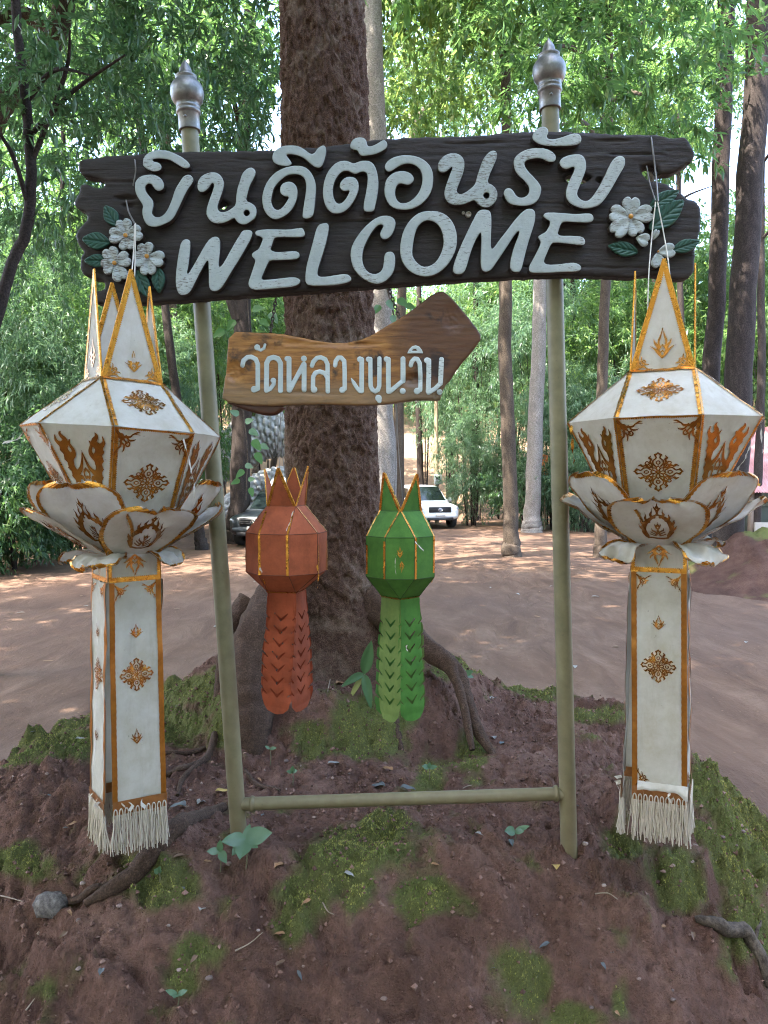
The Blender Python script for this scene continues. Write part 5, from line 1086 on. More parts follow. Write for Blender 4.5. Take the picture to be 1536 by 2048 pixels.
        if k in (0, 3):                        # torn white shreds of lining at the hem
            for i in range(3):
                p0 = nb[0] + (nb[1] - nb[0]) * g.uniform(.1, .95) + on * .008; s_ = unit(g.normal(0, 1, 3)) * .010; pts = [p0, p0 + on * .012 + [g.uniform(-.01, .01), 0, -.008], p0 + on * .006 + [g.uniform(-.015, .015), 0, -.026]]
                m = MB(); m.grid(np.stack([np.array(pts) - s_ * .6, np.array(pts) + s_ * .6], 1)); m.build('torn_shred', white_cloth, tl)
    return root, org
WL, wlo = white_lantern(246, 764, 2.45, R_(37), 'white lotus lantern at the left end with peeling gold trim on its shoulder', 5, .055, 0.0, True)
WR, wro = white_lantern(1327, 746, 2.45, R_(-23), 'white lotus lantern at the right end with a torn hem above its fringe', 47, -.01, .02)
cord = plain('white_cord', (.62, .60, .57), .7); wire = plain('grey_wire', (.16, .15, .145), .45, .6)
def cordline(name, pts, r, mat, parent, o, seg=6):
    q = np.array([np.array(p) for p in pts]) - o; a = -parent.rotation_euler.z; c, s = math.cos(a), math.sin(a); q = np.stack([q[:, 0] * c - q[:, 1] * s, q[:, 0] * s + q[:, 1] * c, q[:, 2]], -1)
    return MB().tube(crv(q, 6), r, seg).build(name, mat, parent)
YF = YB - .012
cordline('hanging_wire', [at(268,319,YF + .05), at(270,322,YF), at(271,345,YF), at(266,372,YF)], .0022, wire, WL, wlo); cordline('hanging_wire', [at(252,400,YF), at(258,425,YF - .01), at(270,448,YF - .04)], .0026, wire, WL, wlo)
cordline('hanging_cord', [at(270,448,YF - .05), at(266,520,2.50), at(258,600,2.47), at(252,700,2.46), at(250,762,2.45)], .0020, cord, WL, wlo); cordline('hanging_cord', [at(271,446,YF - .05), at(270,530,2.50), at(268,620,2.47), at(280,760,2.45)], .0020, cord, WL, wlo)
cordline('hanging_wire', [at(1302,276,YF + .05), at(1303,281,YF), at(1311,345,YF - .01), at(1316,403,YF - .05)], .0030, wire, WR, wro); cordline('hanging_wire', [at(1293,332,YF + .01), at(1300,368,YF), at(1311,402,YF - .05)], .0026, wire, WR, wro)
cordline('hanging_cord', [at(1311,404,YF - .05), at(1303,480,2.50), at(1297,560,2.47), at(1296,650,2.46), at(1305,745,2.45)], .0022, cord, WR, wro); cordline('hanging_cord', [at(1315,404,YF - .05), at(1328,470,2.50), at(1338,535,2.47), at(1345,640,2.46), at(1340,745,2.45)], .0022, cord, WR, wro)
# loose strips of peeled trim
def shred(pts, w, mat, parent, o, name='peeled_strip'):
    q = crv(np.array([np.array(p) for p in pts]), 8) - o; a = -parent.rotation_euler.z; c, s = math.cos(a), math.sin(a); q = np.stack([q[:, 0] * c - q[:, 1] * s, q[:, 0] * s + q[:, 1] * c, q[:, 2]], -1)
    n = len(q); ww = w * (.7 + .5 * np.abs(np.sin(np.arange(n) * 1.9)))[:, None]; d = np.array([.3, .5, .8]) + np.outer(np.sin(np.arange(n) * .8), [.5, 0, -.3]); d = d / np.linalg.norm(d, axis=1)[:, None]
    return MB().grid(np.stack([q - d * ww, q + d * ww], 1)).build(name, mat, parent)
shred([at(58,832,2.4), at(48,860,2.38), at(35,878,2.36), at(5,886,2.35)], .004, white_cloth, WL, wlo); shred([at(366,875,2.28), at(378,920,2.25), at(388,970,2.25), at(388,1000,2.27)], .004, white_cloth, WL, wlo)
shred([at(90,860,2.2), at(98,885,2.19), at(104,905,2.19)], .004, white_cloth, WL, wlo); shred([at(60,846,2.35), at(72,852,2.32), at(84,866,2.28)], .006, foil, WL, wlo); shred([at(1142,852,2.42), at(1144,880,2.41), at(1148,925,2.41)], .006, foil, WR, wro)
shred([at(1505,850,2.42), at(1500,890,2.42), at(1488,920,2.42), at(1470,945,2.42)], .005, white_cloth, WR, wro); shred([at(1524,826,2.44), at(1522,860,2.44), at(1526,905,2.44)], .004, white_cloth, WR, wro); shred([at(1500,955,2.4), at(1510,966,2.39), at(1520,970,2.39)], .005, foil, WR, wro)

# ---- the two small lanterns under the arrow sign
def small_lantern(axis_px, neck_py, Y, yaw, col, dirt, label, seed, R, a, b, zt, z1, z2, z3, z4, twist, cols, spin):
    org = at(axis_px, neck_py, Y); root = empty('small_lantern', tuple(org), yaw, label, 'lantern', 'small coloured lanterns under the arrow sign'); g = np.random.default_rng(seed)
    body = cloth('faded_cloth_%d' % seed, col, dirt, .12, 14); tails = [cloth('tail_cloth_%d_%d' % (seed, i), c, dirt, .18, 10) for i, c in enumerate(cols)]
    seam_m = plain('seam_dirt_%d' % seed, tuple(x * .30 for x in col), .85, 0, .4, 60)
    def strip(q, parent, sides, w=.0055):
        for s in sides:
            m = MB(); v0 = g.uniform(0, .12); q.trim(m, s, w * 1.4, v0 if g.random() < .4 else 0, 1 if g.random() < .7 else g.uniform(.7, .95), .0016, .0022, .005); m.build('gold_trim', foil, parent)
    for k in range(4):
        c0, c1 = sq(a, 0, k), sq(a, 0, k + 1); on = rz3((0, -1, .2), k * math.pi / 2); tip = (c0 + c1) / 2 * np.array([1.0, 1.0, 1]) + [0, 0, zt * g.uniform(.93, 1.05)] + on * .028; e = (c1 - c0) * .03
        q = Quad(c0, c1, tip + e, tip - e, on, .002, seed + k); sp_ = q.sheet(6, 8).build('spike', body, root); m = MB(); q.trim(m, 'l', .007, h=.0015); q.trim(m, 'r', .007, h=.0015); [m.tube([ea, ea * .5 + eb_ * .5, eb_], .0022, 5) for ea, eb_ in ((c0, tip - e), (c1, tip + e))]; m.build('gold_trim', foil, sp_)
        o = [octa(R, z1, 2 * k + i) for i in range(3)]; p = [octa(R, z2, 2 * k + i) for i in range(3)]; on2 = rz3((0, -1, .2), (k + .5) * math.pi / 2)
        q = Quad(o[0], o[1], c1, c0, on, .002, seed + 5 + k, .003); u_ = q.sheet().build('shoulder_panel', body, root); strip(q, u_, 'lr', .004)
        q = Quad(o[1], o[2], c1, c1 + 1e-5, on2, .002, seed + 9 + k, .003); q.sheet().build('shoulder_panel', body, root)
        q = Quad(p[0], p[1], o[1], o[0], on * [1, 1, 0], .002, seed + 13 + k, .002); s1 = q.sheet().build('side_panel', body, root); strip(q, s1, 'lr')
        q2 = Quad(p[1], p[2], o[2], o[1], on2 * [1, 1, 0], .002, seed + 17 + k, .002); s2 = q2.sheet().build('side_panel', body, root)
        if seed == 62 and k == 3: q2.motif('bud', .50, .66, .014, .020, s2, mat=foil); q2.motif('bud', .56, .30, .012, .020, s2, rot=math.pi, mat=foil)
        l0, l1 = sq(b, z3, k), sq(b, z3, k + 1)
        q = Quad(l0, l1, p[1], p[0], on * [1, 1, -1], .002, seed + 21 + k, .002); bp = q.sheet().build('base_panel', body, root); m = MB(); q.trim(m, 'b', .006, h=.003); m.build('gold_trim', foil, bp)
        q = Quad(l1, l1 + 1e-5, p[2], p[1], on2 * [1, 1, -1], .002, seed + 25 + k, .002); q.sheet().build('base_panel', body, root)
        seam = MB()
        for (ea, eb_) in ((o[0], o[1]), (o[1], o[2]), (p[0], p[1]), (p[1], p[2]), (o[0], p[0]), (o[1], p[1]), (c0, o[0]), (c1, o[1]), (p[0], l0), (p[1], l1), (c0, c1)): seam.tube([ea, (ea + eb_) / 2, eb_], .0013, 5)
        tag(seam.build('seam', seam_m, root), kind='stuff')
        # tail strip: cut paper with chevron slits and a pointed round tip
        H = z3 - z4 + g.uniform(-.012, .012); W = 2 * b * 1.12; fl = on * [1, 1, 0]; ex = rz3(fl, math.pi / 2); ex = unit(ex); fl = unit(fl); mid = (l0 + l1) / 2 - [0, 0, .002]
        outl = [(-.46, 0), (.46, 0), (.5, .2), (.54, .6), (.56, .86), (.48, .94), (.30, .985), (.06, 1.0), (-.06, 1.0), (-.30, .985), (-.48, .94), (-.56, .86), (-.54, .6), (-.5, .2)]
        P = np.array([(x * W, y * H) for x, y in outl]); slits = []
        for j in range(7):
            y = H * (.20 + .105 * j); 
            for xo in ((0.,) if True else ()): slits.append(np.array([(-.22 * W + xo, y - .013, .0042), (xo, y + .010, .0090), (.22 * W + xo, y - .013, .0042)]))
            for s in (-1, 1): slits.append(np.array([(s * .38 * W, y + .008, .003), (s * .60 * W, y - .013, .010)]))
        def dist(X, Y_):
            d = sd_poly(X, Y_, P) + .0022 * fbm(X * 60 + seed, Y_ * 60, k * 3.3, 2)
            for s in slits: d = np.minimum(d, -sd_stroke(X, Y_, s))
            return d
        sd_ = seed * 1.3 + k * 2.7; cur = g.uniform(-.05, .10); tww = twist[k]
        def mp(x, y, h, mid=mid, ex=ex, fl=fl, sd_=sd_, cur=cur, tww=tww, H=H, W=W):
            v = y / H; ang = tww * v; o_ = .010 * fbm(v * 2.3 + sd_, x / W, sd_, 2) + cur * H * v * (1 - v) * .6 + .012 * v; cx = x * np.cos(ang); cz = x * np.sin(ang)
            flap = .0016 * np.abs(np.sin(v * 29.9)) * sstep(.1, .25, v)
            Q = mid + np.outer(cx, ex) + np.outer(cz + o_ + h + flap, fl) - np.outer(y, [0, 0, 1]); ta = spin * v; ct, st2 = np.cos(ta), np.sin(ta); X0, Y0 = Q[:, 0].copy(), Q[:, 1].copy(); Q[:, 0] = X0 * ct - Y0 * st2; Q[:, 1] = X0 * st2 + Y0 * ct; return Q
        plate('tail_strip', dist, (-.6 * W, 0, .6 * W, H), .0026, mp, 0.0, (0, 0), tails[k], root)
    return root, org
OR, oro = small_lantern(573, 1011, 2.62, R_(-12.6), (.37, .096, .040), (.42, .42, .45), 'faded orange lantern hanging under the left half of the arrow sign', 61, .141, .052, .051, .128, -.092, -.229, -.298, -.722, (0, -.1, 0, .1), [(.34, .074, .028), (.30, .066, .026), (.3, .06, .024), (.36, .078, .03)], -.42)
GR, gro = small_lantern(801, 1021, 2.62, R_(43), (.078, .195, .034), (.40, .50, .5), 'green lantern with torn gold trim hanging right of the orange one', 62, .127, .052, .046, .122, -.086, -.226, -.302, -.735, (.2, -.15, .3, .12), [(.075, .205, .032), (.15, .215, .060), (.085, .21, .045), (.165, .235, .06)], .06)
cordline('hanging_cord', [at(556,816,YA), at(557,900,YA), at(566,1000,YA)], .0014, wire, OR, oro); cordline('hanging_cord', [at(560,816,YA), at(564,900,YA), at(578,1000,YA)], .0014, wire, OR, oro)
cordline('hanging_cord', [at(792,806,YA), at(792,900,YA), at(788,1010,YA)], .0014, wire, GR, gro); cordline('hanging_cord', [at(793,806,YA), at(797,900,YA), at(806,1010,YA)], .0014, wire, GR, gro)
for (pts, w, m_, par, o) in [([(487,1060),(478,1078)],0,0,0,0)][:0]: pass
shred([at(634,1130,2.52), at(637,1150,2.52), at(635,1176,2.52)], .003, foil, OR, oro); shred([at(521,1140,2.5), at(527,1158,2.52), at(534,1178,2.55)], .003, foil, OR, oro); shred([at(519,1136,2.49), at(524,1144,2.5), at(526,1154,2.52)], .0035, white_cloth, OR, oro); shred([at(586,1022,2.54), at(580,1044,2.5), at(571,1064,2.47)], .003, white_cloth, OR, oro)
shred([at(830,1083,2.48), at(838,1092,2.47), at(847,1101,2.47)], .0035, white_cloth, GR, gro); shred([at(793,1110,2.48), at(790,1128,2.48), at(792,1150,2.5)], .003, white_cloth, GR, gro); shred([at(868,1148,2.6), at(866,1158,2.6), at(863,1165,2.6)], .003, foil, GR, gro); shred([at(815,1290,2.55), at(812,1296,2.55), at(816,1302,2.55)], .004, white_cloth, GR, gro)
# ------------------------------------------------------------------ parked pickups
glass = NT('car_glass').out((.010, .016, .016), .08, 0, None, .6); rubber = plain('tyre_rubber', (.02, .02, .021), .85); chrome = NT('chrome').out((.6, .6, .62), .18, 1.0)
black_plastic = plain('black_plastic', (.016, .016, .018), .5); lamp_glass = NT('headlamp_glass').out((.42, .45, .47), .12, .35); alloy = plain('wheel_alloy', (.32, .32, .33), .35, .8, .1); plate_w = plain('number_plate_white', (.62, .63, .62), .5, 0, .15, 60)
def paint(name, col): t = NT(name); v = t.coord(); n = t.noise(v, 4, 4); t.out(t.mix(n, tuple(c * .88 for c in col), col), .28, 0, None, .5); t.p.inputs['Coat Weight'].default_value = .5; return t.m
def loft(st, n=28, e=5.0):
    a = np.linspace(0, 2 * np.pi, n, endpoint=False); G_ = []
    for (x, w, z0, z1) in st:
        c, s = np.cos(a), np.sin(a); yy = w * np.sign(c) * np.abs(c) ** (2 / e); zz = (z0 + z1) / 2 + (z1 - z0) / 2 * np.sign(s) * np.abs(s) ** (2 / e); G_.append(np.stack([np.full(n, x), yy, zz], -1))
    m = MB().grid(np.array(G_), closed=True); m.add(G_[0], [tuple(range(n))]); m.add(G_[-1], [tuple(range(n))]); return m
def pickup(name, loc, rz, col, label, canopy=None):
    r = empty(name, loc, rz, label, 'car', 'pickups parked at the far side of the yard'); P = paint(name + '_paint', col)
    loft([(2.60, .66, .50, .78), (2.57, .80, .42, .92), (2.42, .88, .36, 1.00), (2.0, .92, .34, 1.05), (1.35, .925, .33, 1.10), (0, .925, .33, 1.12), (-2.4, .925, .38, 1.14), (-2.62, .90, .46, 1.12)]).build('body', P, r)
    cab = [(1.42, .84, .9, 1.10), (1.30, .84, .9, 1.16), (.62, .72, .9, 1.70), (.40, .715, .9, 1.765), (-.5, .715, .9, 1.79), (-.98, .74, .9, 1.74), (-1.12, .80, .9, 1.3)]
    loft(cab, 32, 7).build('cabin', P, r)
    def pan(nm, pts, m, o=(0, 0, 0)): MB().add(np.array(pts) + np.array(o), [tuple(range(len(pts)))]).build(nm, m, r, False)
    MB().grid(np.array([[(1.315, -.70, 1.135), (1.33, -.35, 1.135), (1.335, 0, 1.135), (1.33, .35, 1.135), (1.315, .70, 1.135)], [(.665, -.60, 1.70), (.68, -.3, 1.705), (.685, 0, 1.705), (.68, .3, 1.705), (.665, .60, 1.70)]]) + [.03, 0, .012]).build('windscreen', glass, r)
    for s in (-1, 1):
        pan('side_window', [(1.0, s * .835, 1.17), (.05, s * .83, 1.17), (.05, s * .735, 1.66), (.52, s * .74, 1.64)], glass); pan('side_window', [(-.05, s * .83, 1.17), (-.85, s * .80, 1.17), (-.80, s * .735, 1.62), (-.05, s * .735, 1.66)], glass)
        h = MB().box((2.50, s * .70, .835), (.16, .30, .13), bev=.05).build('headlight', lamp_glass, r)
        MB().box((2.585, s * .52, .50), (.06, .20, .08), bev=.02).build('fog_lamp', black_plastic, r)
        m = MB().box((1.02, s * 1.04, 1.16), (.14, .22, .19), bev=.05).build('mirror', P if canopy is None else black_plastic, r); MB().box((1.03, s * .92, 1.12), (.06, .14, .05)).build('mirror_arm', black_plastic, m)
        for x in (1.72, -1.5):
            w = MB().lathe([(.24, -.11), (.36, -.12), (.385, -.07), (.385, .07), (.36, .12), (.24, .11)], (x, s * .83, .385), 24, 0, (0, s, 0)).build('wheel', rubber, r); MB().lathe([(0, .085), (.05, .09), (.08, .07), (.19, .075), (.245, .10), (.25, .0)], (x, s * .83, .385), 20, 0, (0, s, 0)).build('rim', alloy, w)
            a = np.linspace(0, np.pi, 14); MB().tube(np.stack([x + .43 * np.cos(a), np.full(14, s * .915), .385 + .43 * np.sin(a)], -1), .035, 6).build('wheel_arch', black_plastic, r)
    g = MB().box((2.60, 0, .80), (.06, .98, .24), bev=.03).build('grille', black_plastic, r)
    for z in (.74, .80, .86): MB().box((2.635, 0, z), (.012, .9, .014)).build('grille_bar', black_plastic, g)
    a = np.linspace(0, 2 * np.pi, 22); MB().tube(np.stack([np.full(22, 2.648), .085 * np.cos(a), .80 + .058 * np.sin(a)], -1), .010, 5, cap=False).build('emblem', chrome, g); MB().tube(np.stack([np.full(22, 2.648), .034 * np.cos(a), .805 + .05 * np.sin(a)], -1), .007, 5, cap=False).build('emblem', chrome, g); MB().tube(np.stack([np.full(22, 2.648), .06 * np.cos(a), .828 + .024 * np.sin(a)], -1), .007, 5, cap=False).build('emblem', chrome, g)
    MB().box((2.58, 0, .54), (.14, 1.5, .20), bev=.06).build('bumper', P, r); MB().box((2.64, 0, .42), (.04, 1.15, .12), bev=.02).build('lower_intake', black_plastic, r); MB().box((2.662, .0, .585), (.012, .42, .14)).build('number_plate', plate_w, r)
    if canopy is not None: loft([(-.60, .80, 1.08, 1.95), (-.75, .86, 1.08, 2.12), (-2.35, .86, 1.08, 2.14), (-2.58, .84, 1.08, 1.98)], 28, 8).build('canopy', canopy, r)
    return r
p = at(842, 1050, 32); pickup('white_pickup', (p[0], 33.2, float(G(p[0], 33.2))), R_(-90 + 16), (.74, .75, .76), 'white pickup truck facing the yard right of the big trunk')
p = at(562, 1090, 24.0); pickup('dark_pickup', (p[0], 25.2, float(G(p[0], 25.2))), R_(-90 - 14), (.030, .036, .042), 'dark grey pickup with a white canopy behind the orange lantern', plain('canopy_white', (.66, .68, .70), .5, 0, .06, 3))

# ------------------------------------------------------------------ white serpent sculpture behind the dark pickup
plaster = NT('weathered_white_plaster'); v = plaster.coord(); n = plaster.noise(v, 3, 6, .7); plaster = plaster.out(plaster.ramp(n, [(.3, (.16, .165, .165)), (.6, (.33, .335, .33)), (.8, (.48, .48, .47))]), .75, 0, plaster.bump(plaster.noise(v, 20, 4), .3, .02))
nb = empty('serpent_sculpture', (at(500, 960, 34)[0], 34, float(G(at(500, 960, 34)[0], 34))), 0, 'white plaster serpent with large relief scales behind the dark trunk', 'sculpture'); no = np.array(nb.location)
path = crv([at(380,1010,35) - no, at(430,930,34.5) - no, at(490,890,34) - no, at(560,870,34) - no, at(640,900,34) - no, at(700,980,34.5) - no], 26); nn = len(path)
def scales(u, a, P):
    L = u * nn * .30; k = a / (2 * np.pi) * 12; row = np.floor(L); x = (k + .5 * (row % 2)) % 1 - .5; y = L % 1
    d = np.hypot(x * 1.1, y - .15); return .16 * np.clip(1.05 - d, 0, 1) - .22 * np.exp(-((d - .62) / .10) ** 2)
MB().tube(path, np.interp(np.linspace(0, 1, nn), [0, .4, 1], [.75, .95, .8]), 96, noise=scales).build('body', plaster, nb)
for i in range(10):
    q = path[int((i + 1) * nn / 12)]; MB().lathe([(.26, -.1), (.30, .1), (.20, .32), (.08, .5), (0, .62)], q + np.array([0, -.1, .86]), 10).build('crest', plaster, nb)
path2 = crv([at(440,1040,33.2) - no, at(500,985,33) - no, at(560,960,33) - no, at(640,975,33) - no], 20); nn = len(path2)
MB().tube(path2, .55, 72, noise=scales).build('coil', plaster, nb)

# ------------------------------------------------------------------ pole with meter box, barrier, shelter
pw = plain('pale_pole_wood', (.27, .205, .125), .8, 0, .25, 8, .4); o = on_ground(878, 1030); 
pl = empty('utility_pole', (at(874, 1000, 34.6)[0], 34.6, float(G(at(874, 1000, 34.6)[0], 34.6))), 0, 'pale wooden pole carrying a grey meter box behind the white pickup', 'pole')
MB().tube([(0, 0, -.2), (-.03, 0, 3), (-.06, 0, 6.6)], [.11, .10, .085], 10).build('shaft', pw, pl); b = MB().box((.02, -.16, 2.05), (.34, .2, .48), bev=.03).build('meter_box', plain('meter_grey', (.42, .44, .45), .5), pl); MB().box((.02, -.265, 2.12), (.18, .02, .16)).build('meter_window', glass, b)
yb = empty('yellow_barrier', (at(386, 1000, 29)[0], 29, float(G(at(386, 1000, 29)[0], 29))), 0, 'low yellow barrier rail between the left lantern and left post', 'barrier'); ym = plain('yellow_paint', (.52, .34, .04), .5)
MB().tube([(-1.2, 0, 1.62), (1.0, 0, 1.62)], .055, 8).build('rail', ym, yb)
for x in (-1.1, .9): MB().tube([(x, 0, -.1), (x, 0, 1.62)], .05, 8).build('upright', ym, yb)
def shelter():
    x0 = at(1476, 950, 24)[0]; r = empty('shelter', (x0 + 2.2, 24.5, float(G(x0 + 2, 24.5))), 0, 'low open shelter with faded red corrugated roof at the right edge', 'shelter'); z0 = r.location.z
    t = NT('faded_red_tin'); v = t.coord(); n = t.noise(v, 1.2, 6, .7); tin = t.out(t.ramp(n, [(.3, (.22, .085, .080)), (.55, (.36, .165, .16)), (.8, (.47, .28, .27))]), .55, .1)
    ze = 1.66 - z0; zr = 3.9 - z0; nx = 140; 
    for k in range(4):
        xs = np.linspace(-2.2 + k * 1.25, -2.2 + (k + 1) * 1.25 + .06, 40); wv = .022 * np.sin(xs * 2 * np.pi / .09); u = np.linspace(0, 1, 5)
        MB().grid(np.stack([np.repeat(xs[:, None], 5, 1), -.9 + 3.0 * np.repeat(u[None], 40, 0), ze + (zr - ze) * np.repeat(u[None], 40, 0) + wv[:, None] + .006 * k], -1)).build('roof_sheet', tin, r)
    wood = plain('shelter_post_wood', (.16, .12, .09), .8); conc = plain('shelter_concrete', (.27, .25, .22), .85, 0, .2, 5, .3)
    for x in (-1.75, .3, 2.4): MB().box((x, -.5, ze / 2), (.16, .16, ze + .5)).build('post', wood, r); MB().box((x, 1.9, zr / 2), (.14, .14, zr * .9)).build('post', wood, r)
    MB().box((.6, -.62, .34), (4.6, .16, .72), bev=.02).build('low_wall', conc, r); MB().box((.6, 2.0, 1.0), (4.6, .10, 2.0)).build('back_wall', plain('shelter_back', (.13, .15, .12), .8), r)
    for x in (-.6, 1.2): MB().box((x, .9, .8), (1.1, .6, .7), bev=.04).build('counter', plain('counter_dark', (.07, .085, .07), .6), r)
shelter()
# orange cloth glimpsed between the far trunks
p = on_ground(1088, 1062); oc = empty('spirit_flag', (at(1090, 950, 30)[0], 30, 0.0), 0, 'small orange and white cloth tied to a stake beside the right post', 'flag')
MB().tube([(0, 0, -.1), (0, 0, 3.2)], .03, 6).build('stake', pw, oc); q = Quad((-.28, -.03, 2.25), (.12, -.03, 2.2), (.1, -.03, 3.0), (-.2, -.03, 3.05), (0, -1, 0), .08, 3); q.sheet(8, 8).build('cloth', plain('orange_cloth', (.55, .16, .04), .8), oc)
# ------------------------------------------------------------------ small things on the mound
def leaf_blade(mb, base, d, L, W, droop, up=(0, 0, 1), n=9, fold=.25, wave=0.0, shape=1.0, ribs=0.0):
    d = np.array(d, float); d /= np.linalg.norm(d); up = np.array(up, float); s = np.cross(d, up); s /= np.linalg.norm(s) + 1e-9; nrm = np.cross(s, d)
    t = np.linspace(0, 1, n); C = np.array(base) + np.outer(t * L, d) - np.outer(droop * L * t ** 2, [0, 0, 1]); w = W / 2 * np.sin(np.pi * np.clip(t, 0, 1) ** (.75 * shape)) ** .8; w[0] = W * .04; w[-1] = W * .01
    u = np.linspace(-1, 1, 7); G_ = C[:, None] + (w[:, None] * u)[..., None] * s + (fold * w[:, None] * np.abs(u) + wave * W * np.sin(t * 9)[:, None] * u ** 2 + ribs * np.cos(u * 9.4)[None] * w[:, None])[..., None] * nrm
    mb.grid(G_); return mb
def vein_leaf(name, c0, c1, rough=.4, tr=.25):
    t = NT(name); v = t.coord(); n = t.noise(v, 45, 4); t.out(t.mix(n, c0, c1), rough, 0, t.bump(n, .2, .003), .45); return t.translucent(t.mix(.5, c1, (.2, .35, .06)), tr)
seed_g = vein_leaf('seedling_green', (.030, .085, .030), (.07, .145, .055)); seed_p = vein_leaf('seedling_pale', (.055, .115, .065), (.11, .18, .105)); stem_m = plain('seedling_stem', (.13, .11, .06), .7)
# ribbed palm-like seedling in front of the trunk
b = on_mound(722, 1388); pt = empty('palm_seedling', tuple(b), 0, 'ribbed palm-like seedling between the orange and green lantern tails', 'plant')
o = at(728, 1348, b[1]) - b; MB().tube(crv([(0, 0, -.02), o * .5, o], 5), .004, 6).build('stem', stem_m, pt)
for (tx, ty, dz, W, dr) in [((742,1285),0,.0,.062,-.02),((688,1372),0,-.04,.040,.28),((738,1402),0,-.05,.050,.30),((702,1395),0,-.02,.028,.15)]:
    tip = at(*tx, b[1] + dz) - b; d = tip - o; m = MB(); leaf_blade(m, o + np.array([0, 0, 0]), d + np.array([0, 0, dr * np.linalg.norm(d)]), np.linalg.norm(d) * 1.05, W, dr, up=(0, -1, .3), ribs=.06); m.build('leaf', seed_g if W > .03 else vein_leaf('yellowing_leaf', (.20, .22, .05), (.34, .33, .11)), pt)
def seedling(px, py, leaves, label, mat=None, h=.0, Y=None, name='seedling', cat='plant', group=None):
    b = on_mound(px, py); r = empty(name, tuple(b), 0, label, cat, group); top = np.array([0, 0, h])
    if h > .005: MB().tube(crv([(0, 0, -.01), (.004, 0, h * .5), top], 4), .0018 + h * .01, 5).build('stem', stem_m, r)
    for (dx, dy, dz, L, W, dr) in leaves:
        m = MB(); leaf_blade(m, top, (dx, dy, dz), L, W, dr, up=(0, -.7, .7), fold=.15, wave=.05); m.build('leaf', mat or seed_p, r)
    return r
seedling(492, 1740, [(1, -.2, .45, .105, .062, .1), (-1, -.4, .25, .085, .048, .15), (-.1, -.9, -.35, .075, .058, .1), (.8, -.6, -.1, .06, .036, .1), (-.7, -.8, -.5, .065, .04, .1), (.2, .5, .8, .05, .03, 0)], 'broad grey-green seedling at the foot of the left post', seed_p, .105)
seedling(440, 1745, [(-.9, -.2, .2, .045, .026, .1), (.1, -.2, 1, .05, .024, .05), (.5, -.6, -.2, .05, .03, .2)], 'small two-leaved seedling left of the left post foot', seed_p, .07)
seedling(640, 1340, [(-.8, -.3, .5, .05, .03, .1), (.9, -.3, .3, .055, .032, .2), (.2, -.8, .2, .05, .028, .2)], 'little green sprout behind the orange lantern tail', seed_g, .06)
seedling(930, 1372, [(-.5, -.3, .8, .055, .036, .1), (.7, -.4, .5, .06, .036, .1), (.9, 0, -.2, .05, .03, .1)], 'small round-leaved sprout on the mound right of root', seed_p, .06)
seedling(858, 1560, [(-.7, -.3, .4, .04, .024, .1), (.8, -.2, .3, .04, .022, .1), (.1, -.2, 1, .03, .018, 0)], 'tiny sprout above the crossbar right of centre', seed_p, .05)
seedling(585, 1572, [(.1, -.3, 1, .035, .02, 0), (.6, -.3, .4, .03, .018, .1), (-.6, -.3, .3, .03, .018, .1)], 'tiny sprout above the crossbar near the left post', seed_p, .05)
seedling(540, 1535, [(.9, -.2, .3, .035, .018, .1), (-.7, -.3, .6, .03, .014, 0)], 'tall thin sprout beside the left root foot', seed_p, .075)
seedling(1030, 1680, [(-.8, -.4, .3, .05, .036, .1), (.6, -.5, .3, .04, .024, .1), (.9, -.1, .5, .06, .02, .1)], 'low blue-green sprout left of the right post foot', seed_p, .03)
seedling(318, 1770, [(.3, -.3, .9, .03, .02, 0), (-.3, -.4, .6, .03, .02, .1)], 'tiny sprout beside the grey stone', seed_p, .035)
seedling(355, 2010, [(.8, -.2, .5, .04, .016, 0), (-.8, -.2, .5, .04, .016, 0), (0, -.6, .3, .04, .022, .1)], 'pale sprout near the bottom edge of the mound', seed_p, .03)

# stone, exposed roots, sticks, fallen leaves, pebbles
def rock(px, py, size, label, mat, name='stone', group=None, squash=(1, .8, .75), sub=20, seed=0, cat='stone'):
    b = on_mound(px, py); a = np.linspace(0, 2 * np.pi, sub, endpoint=False); th = np.linspace(.02, np.pi - .02, sub // 2); T, A = np.meshgrid(th, a, indexing='ij')
    D = np.stack([np.sin(T) * np.cos(A), np.sin(T) * np.sin(A), np.cos(T)], -1); r = 1 + .35 * fbm(D[..., 0] * 1.1 + seed, D[..., 1] * 1.1, D[..., 2] * 1.1, 3); q = np.round(D * 2.2) / 2.2; r = r * (1 - .10 * np.abs(pn(q[..., 0] * 3 + seed, q[..., 1] * 3, q[..., 2] * 3)) * 3)
    m = MB().grid(D * r[..., None] * size * np.array(squash), closed=True); o = m.build(name, mat, None, sub > 14); o.location = b + [0, 0, size * squash[2] * .45]; tag(o, label, cat, group); return o
stone_m = bark('grey_stone', [(.3, (.10, .085, .08)), (.5, (.19, .165, .15)), (.75, (.29, .27, .25))], 9, 1, .5)
rock(100, 1828, .058, 'grey angular stone lying at the lower left of the mound', stone_m, squash=(1.05, .8, .8), sub=28, seed=3.3)
def groundroot(pts, rad, label, mat=bark_root, name='exposed_root', cat='root', lift=.35, group=None):
    P = np.array([on_mound(*p) for p in pts]); o0 = P[0].copy(); path = crv(P, 10); path[:, 2] = mound_h(path[:, 0], path[:, 1]); k = len(path); rr = np.interp(np.linspace(0, 1, k), np.linspace(0, 1, len(rad)), rad); path[:, 2] += rr * lift; sd_ = rng.uniform(0, 30)
    path[:, 2] = np.convolve(np.pad(path[:, 2], 3, 'edge'), np.ones(7) / 7, 'valid')
    o = MB().tube(path - o0, rr, 12, noise=lambda u, a, Pp: .18 * fbm(np.cos(a) * 1.5 + sd_, np.sin(a) * 1.5, u * k * .14, 3)).build(name, mat); o.location = o0; tag(o, label, cat, group); return o
